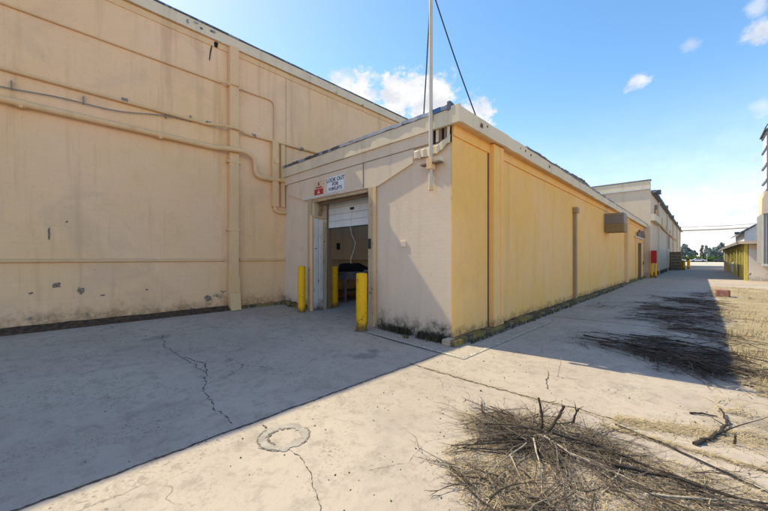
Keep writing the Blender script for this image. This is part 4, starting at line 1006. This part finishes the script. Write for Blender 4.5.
def near_dark(rr):
    for _ in range(40):
        p = near_pile(rr)
        if p and fb(p[0] + 3, p[1], 3.0) > .05: return p
    return None
blade_pile('blackened_brush', 'frond_dark', 1700, near_dark, (.06, .34), (.002, .007), .006, 'blackened dead fronds lying in clumps through the foreground brush', 'dead fronds', 36, curl=.5, tl=(-.06, .09))
def near_fine(rr):
    for _ in range(30):
        x, y = rr.uniform(-1.75, 1.6), rr.uniform(1.6, 3.5)
        if inside(x, y, PILE) and (x > -.2 or fb(x, y, 3) > -.1 or rr.random() < .3): return x, y, rr.uniform(0, 6.28), .015
    return None
blade_pile('straw_litter', 'straw', 9000, near_fine, (.02, .12), (.002, .006), .005, 'pale straw scraps mixed through the foreground dead fronds', 'straw', 32, curl=.7, segs=2)

CL = [(-.95, 6.9, .55, .35, -.25), (-.35, 6.6, .7, .42, -.45), (.15, 6.2, .45, .35, -.55), (.15, 7.3, .42, .6, -.3), (-.5, 7.6, .5, .35, -.1), (.05, 9.0, .5, .8, -.4), (-.5, 10.6, .75, .8, -.2), (.1, 11.6, .42, 1.5, -.3),
      (-.75, 12.7, .75, .9, -.1), (.1, 14.4, .35, 1.6, -.2), (-.4, 15.6, .55, 1.0, -.2), (-2.2, 12.2, .5, 1.3, 1.2), (.1, 18.5, .3, 2.2, 1.2)]
def shade_pile(rr):
    for _ in range(40):
        c = rr.choices(CL, [2.2, 3, 2.4, 2, 1.2, 1.6, 2.2, 2, 2.2, 1.6, 1.4, .5, .8])[0]
        x, y = c[0] + rr.gauss(0, c[2]*.55), c[1] + rr.gauss(0, c[3]*.55)
        if x < -2.6 or x > .75 or y < 5.55: continue
        if fb(x*1.0, y*.8, 1.9) + .5*fb(x, y, 5) < -.22: continue
        return x, y, c[4] + 1.4*fb(x, y, 1.3) + rr.gauss(0, .5) + (math.pi if rr.random() < .45 else 0), .10*max(0, .25 + fb(x, y, 2.4)) + .015
    return None
blade_pile('shaded_brush', 'frond_dark', 3400, shade_pile, (.10, .50), (.004, .014), .006, 'dark matted dead fronds lying in the shade of the alley', 'dead fronds', 33)

twig_mass('shaded_twigs', 'frond_dark', 420, shade_pile, (.3, 1.0), (.003, .010), 'loose brown forked twigs lying in the shade of the alley', 63)

def shade_litter(rr):
    for _ in range(40):
        if rr.random() < .12: x, y = rr.gauss(-2.25, .28), rr.uniform(8.5, 14)
        else: x, y = rr.uniform(-1.4, .6), rr.uniform(5.7, 17)
        if x > .1 - .06*(y - 5.6) - 1.0 + .9*fb(x, y, 1.1) and fb(x + 4, y*.7, 1.6) > -.22: return x, y, .9*fb(x, y, .9) + rr.gauss(0, .8), .015
    return None
blade_pile('shaded_litter', 'frond', 4200, shade_litter, (.05, .30), (.004, .012), .005, 'brown frond litter strewn over the shaded alley concrete', 'dead fronds', 37, curl=.6, tl=(-.05, .08), segs=2)

def straw_place(rr):
    for _ in range(40):
        y = 4.6 + rr.random()**1.9*19.5; x = .1 + rr.random()**1.25*(1.6 + (y - 4)*.75)
        if in_dirt(x, y) or (rr.random() < .10 and x > .0):
            return x, y, rr.gauss(.3, 1.0), .03 + .03*max(0, fb(x, y, 2))
    return None
blade_pile('dry_straw', 'straw', 19000, straw_place, (.06, .24), (.004, .010), .012, 'loose dry straw covering the sunlit dirt strip', 'straw', 34, curl=.7, segs=2)
def joint_place(rr):
    u = rr.random()
    if u < .55: t = rr.random(); x = -.6 + 1.1*t; y = 3.70 + .42*t + rr.gauss(0, .05 + .08*t)
    elif u < .8: t = rr.random(); x = -.65 + 1.4*t; y = 3.50 + .05*t + rr.gauss(0, .02)
    elif u < .9: t = rr.random(); x = -2.9 + 2.3*t; y = 3.66 + rr.gauss(0, .015)
    else: x = rr.gauss(.22, .16); y = rr.gauss(4.35, .26)
    return x, y, rr.gauss(.2, .9), .012
blade_pile('joint_straw', 'straw', 3200, joint_place, (.02, .13), (.002, .006), .005, 'dry straw caught along the joint in the sunlit concrete', 'straw', 35, curl=.6, segs=2)

def stick(pts, r0, r1, mat, label, twigs=(), seed=0, name='dead_stick', group=None, sub=5):
    rr = random.Random(seed); P = [Vector(p) for p in pts]; Q = []
    for a, b in zip(P, P[1:]):
        for i in range(sub): Q.append(a.lerp(b, i/sub) + Vector((rr.gauss(0, 1), rr.gauss(0, 1), rr.gauss(0, .6)))*r0*.28)
    Q.append(P[-1]); n = len(Q)
    t = thing(name, tuple(P[0]), label, 'stick', group)
    MB().tube(Q, [r0 + (r1 - r0)*i/(n - 1) + rr.uniform(-.1, .1)*r0 for i in range(n)], 7).build('stem', mat, t, smooth=True)
    for (i0, d, l, r) in twigs:
        b = Q[int(i0*(n - 1))]; d = Vector(d).normalized()
        T = [b + d*l*q/4 + Vector((rr.gauss(0, 1), rr.gauss(0, 1), rr.gauss(0, 1)))*r*.5*(q > 0) for q in range(5)]
        MB().tube(T, [r*(1 - .8*q/4) for q in range(5)], 5).build('twig', mat, t, smooth=True)
    return t
stick([(-.95, 2.90, .03), (-.97, 2.96, .16), (-1.005, 2.985, .30)], .013, .008, 'stick', 'tallest black upright stick rising from the middle of the frond pile', [(.55, (-.5, .2, .7), .05, .005)], 1)
stick([(-.93, 2.89, .03), (-.86, 3.0, .15), (-.82, 3.05, .265)], .014, .009, 'stick', 'leaning stubby black stick beside the tallest one in the frond pile', [(.7, (.6, .1, .6), .05, .007), (.9, (-.4, 0, .8), .04, .006)], 2)
stick([(-.83, 3.30, .01), (-.81, 3.32, .08), (-.79, 3.33, .15)], .010, .007, 'stick', 'small forked stick standing at the back of the frond pile', [(.92, (.5, .2, .6), .07, .007), (.9, (-.3, .1, .9), .09, .006)], 3)
stick([(-.90, 2.73, .07), (-1.15, 2.48, .06), (-1.41, 2.24, .035)], .007, .004, 'stick', 'long thin black stick pointing left out of the frond pile', seed=4)
stick([(-1.06, 2.45, .02), (-1.25, 2.33, .025), (-1.40, 2.17, .012)], .004, .002, 'stick', 'hair thin black twig below the long left pointing stick', seed=5)
stick([(-.92, 2.86, .09), (-1.15, 2.78, .09), (-1.37, 2.70, .055)], .0075, .005, 'stick', 'black stick slanting to the upper left edge of the frond pile', [(.9, (-.2, -.4, -.1), .09, .004)], seed=6)
stick([(-.90, 2.80, .08), (-.70, 2.73, .06), (-.42, 2.74, .03), (-.2, 2.72, .02)], .008, .004, 'stick_pale', 'bleached stick slanting right from the heart of the frond pile', seed=7)
stick([(-.95, 2.70, .08), (-.82, 2.45, .05), (-.72, 2.2, .02)], .007, .004, 'stick_pale', 'bleached stick running toward the bottom of the picture', seed=8)
stick([(-.97, 2.62, .07), (-1.02, 2.35, .05), (-1.06, 2.08, .02)], .006, .003, 'stick_pale', 'bleached stick forking to the bottom left of the frond pile', [(.4, (.5, -.6, -.05), .25, .005)], seed=9)
stick([(-.90, 2.66, .06), (-1.10, 2.42, .05), (-1.34, 2.30, .02)], .009, .005, 'stick', 'black curved stick low on the left flank of the frond pile', seed=10)
stick([(-.86, 2.88, .09), (-.55, 2.98, .06), (-.25, 2.98, .03), (.05, 3.0, .02)], .010, .005, 'stick', 'black stick along the top of the swept right tail', [(.5, (.7, .3, .1), .2, .005)], seed=11)
stick([(-.45, 2.80, .05), (-.1, 2.94, .035), (.3, 2.99, .02), (.7, 3.1, .02)], .013, .008, 'stick', 'thick dark branch lying along the lower right of the pile', [(.3, (.8, -.2, .05), .25, .006), (.6, (.7, .4, .05), .25, .006)], seed=12)
stick([(-.55, 3.58, .012), (-.2, 3.46, .015), (.05, 3.34, .015), (.32, 3.2, .012), (.6, 3.1, .012)], .008, .005, 'stick', 'long thin rod lying on the concrete right of the frond pile', seed=13)
stick([(-.25, 2.62, .03), (.0, 2.80, .03), (.3, 3.05, .02)], .008, .005, 'stick_pale', 'bleached stick crossing the bottom right corner', seed=14)
stick([(.10, 3.35, .02), (.25, 3.30, .02), (.5, 3.12, .02)], .007, .005, 'stick_pale', 'bleached short stick near the right picture edge', seed=18)
stick([(-.03, 3.64, .012), (.06, 3.82, .02), (.14, 4.05, .03), (.18, 4.33, .03), (.14, 4.55, .05)], .018, .007, 'stick', 'curved dark branch lying alone on the sunlit concrete', [(.25, (.2, 1, .05), .25, .008), (.35, (.5, .8, .1), .75, .007), (.6, (-.5, .5, .1), .18, .006), (.45, (.3, .7, .3), .16, .006)], seed=15, name='dead_branch')
stick([(-.07, 4.34, .012), (.02, 4.40, .014), (.12, 4.42, .012)], .010, .006, 'stick', 'short dark stick beside the curved branch', seed=16)
stick([(.20, 3.86, .005), (.205, 3.87, .05), (.21, 3.88, .075)], .010, .007, 'stick', 'short stub standing up right of the curved branch', seed=17, sub=3)
stick([(-1.30, 4.55, .004), (-1.29, 4.56, .10), (-1.27, 4.60, .24)], .006, .003, 'stick_pale', 'pale dry stalk standing in the concrete crack at the shadow edge', [(.5, (.3, .2, .8), .08, .003)], seed=19)
# dark fronds in the shade: midribs
rr = random.Random(77)
for i in range(16):
    c = CL[i % 11]; x, y = c[0] + rr.gauss(0, c[2]*.3), c[1] + rr.gauss(0, c[3]*.3); a = c[4] + rr.gauss(0, .25); l = rr.uniform(.7, 1.5)
    x = min(x, .35); pts = [(x - math.cos(a)*l*.5, y - math.sin(a)*l*.5, .02), (x, y, .06 + rr.uniform(0, .05)), (x + math.cos(a + .15)*l*.5, y + math.sin(a + .15)*l*.5, .02)]
    stick(pts, .013, .006, 'stick', 'dark frond rib lying among the shaded dead fronds', [(.4, (math.cos(a + .5), math.sin(a + .5), .25), .3, .006), (.6, (math.cos(a - .6), math.sin(a - .6), .2), .3, .006)], 200 + i, 'frond_rib', 'dark ribs in the shaded fronds')

# weeds at the wall feet
def weeds(name, mat, n, place, H, label, seed):
    rr = random.Random(seed); vs = []; fs = []
    for _ in range(n):
        x, y = place(rr); z = gz(x, y); h = rr.uniform(*H); a = rr.uniform(0, 6.28); ln = rr.uniform(.1, .8)*h; w = rr.uniform(.003, .008)
        o = len(vs); dx, dy = math.cos(a)*w, math.sin(a)*w; tx, ty = math.cos(a + 1.57)*ln, math.sin(a + 1.57)*ln
        vs += [(x - dx, y - dy, z), (x + dx, y + dy, z), (x + tx*.4 + dx*.7, y + ty*.4 + dy*.7, z + h*.6), (x + tx*.4 - dx*.7, y + ty*.4 - dy*.7, z + h*.6), (x + tx, min(y + ty, 99), z + h)]
        fs += [(o, o + 1, o + 2, o + 3), (o + 3, o + 2, o + 4)]
    return tag(MB().add(vs, fs).build(name, mat, fix=False), label, 'weeds', kind='stuff')
def foot_place(rr):
    for _ in range(40):
        x = -4.95 + 1.76*rr.random()**.7
        if fb(x, 2, 4.5) + .25 + rr.gauss(0, .12) > 0: break
    return x, FY - .015 - abs(rr.gauss(0, .07))
weeds('dead_weeds', 'weed', 1500, foot_place, (.02, .17), 'black dead weeds along the foot of the front wall', 41)
weeds('kerb_weeds', 'weed', 900, lambda rr: (SX + .245 + abs(rr.gauss(0, .03)), FY + .2 + rr.random()**1.5*16), (.02, .09), 'dead weeds along the kerb of the side wall', 42)
weeds('green_weeds', 'green', 140, lambda rr: rr.choice([(-4.02, 4.80), (WX + .5, FY - .2), (WX + .2, FY - .35), (SX + .27, 8.2), (SX + .26, 9.4)]) and (lambda c: (c[0] + rr.gauss(0, .04), c[1] + rr.gauss(0, .03)))(rr.choice([(-4.0, 4.80), (-4.0, 4.80), (WX + .6, FY - .22), (SX + .28, 8.2), (SX + .28, 9.6), (SX + .28, 11.2)])), (.02, .08), 'small green weeds at the wall feet', 43)

def tuft_place(rr):
    for _ in range(60):
        y = 5.6 + rr.random()**1.3*18.5; x = .3 + rr.random()*(1.8 + (y - 4)*.5)
        if in_dirt(x, y) and fb(x*1.2, y*.8, 1.4) + .4*fb(x, y, 4) > .08: break
    return x, y
weeds('dry_weed_tufts', 'straw', 9000, tuft_place, (.03, .13), 'low straw coloured weed tufts over the sunlit dirt strip', 44)

# pebbles and crumbs on the concrete
rr = random.Random(8); vs = []; fs = []
for _ in range(420):
    x, y = rr.uniform(-3, .4), rr.uniform(.9, 4.8)
    if rr.random() < .3: x, y = rr.uniform(-8, -3), rr.uniform(.2, 4.6)
    s = rr.uniform(.002, .009)*(1 if rr.random() < .9 else 1.7); z = gz(x, y) + s*.4
    o = len(vs)
    vs += [(x + s*rr.uniform(.7, 1.3), y, z), (x - s*rr.uniform(.7, 1.3), y, z), (x, y + s*rr.uniform(.7, 1.3), z), (x, y - s*rr.uniform(.7, 1.3), z), (x, y, z + s*.7), (x, y, z - s*.5)]
    fs += [(o + a, o + b, o + c_) for a, b, c_ in ((0, 2, 4), (2, 1, 4), (1, 3, 4), (3, 0, 4), (2, 0, 5), (1, 2, 5), (3, 1, 5), (0, 3, 5))]
tag(MB().add(vs, fs).build('pebbles', 'weed', fix=False), 'scattered dark pebbles and crumbs on the concrete', 'pebbles', kind='stuff')

rb = thing('red_block', (.66, 18.2, 0), 'faded red block lying on the straw beside the shadow edge', 'block')
MB().cbox((.44, 18.0, .0), (.80, 18.45, .29), .03).build('block_body', 'redblock', rb)
MB().cbox((.805, 18.02, .01), (.83, 18.42, .27), .01).build('block_side', 'acrust', rb)
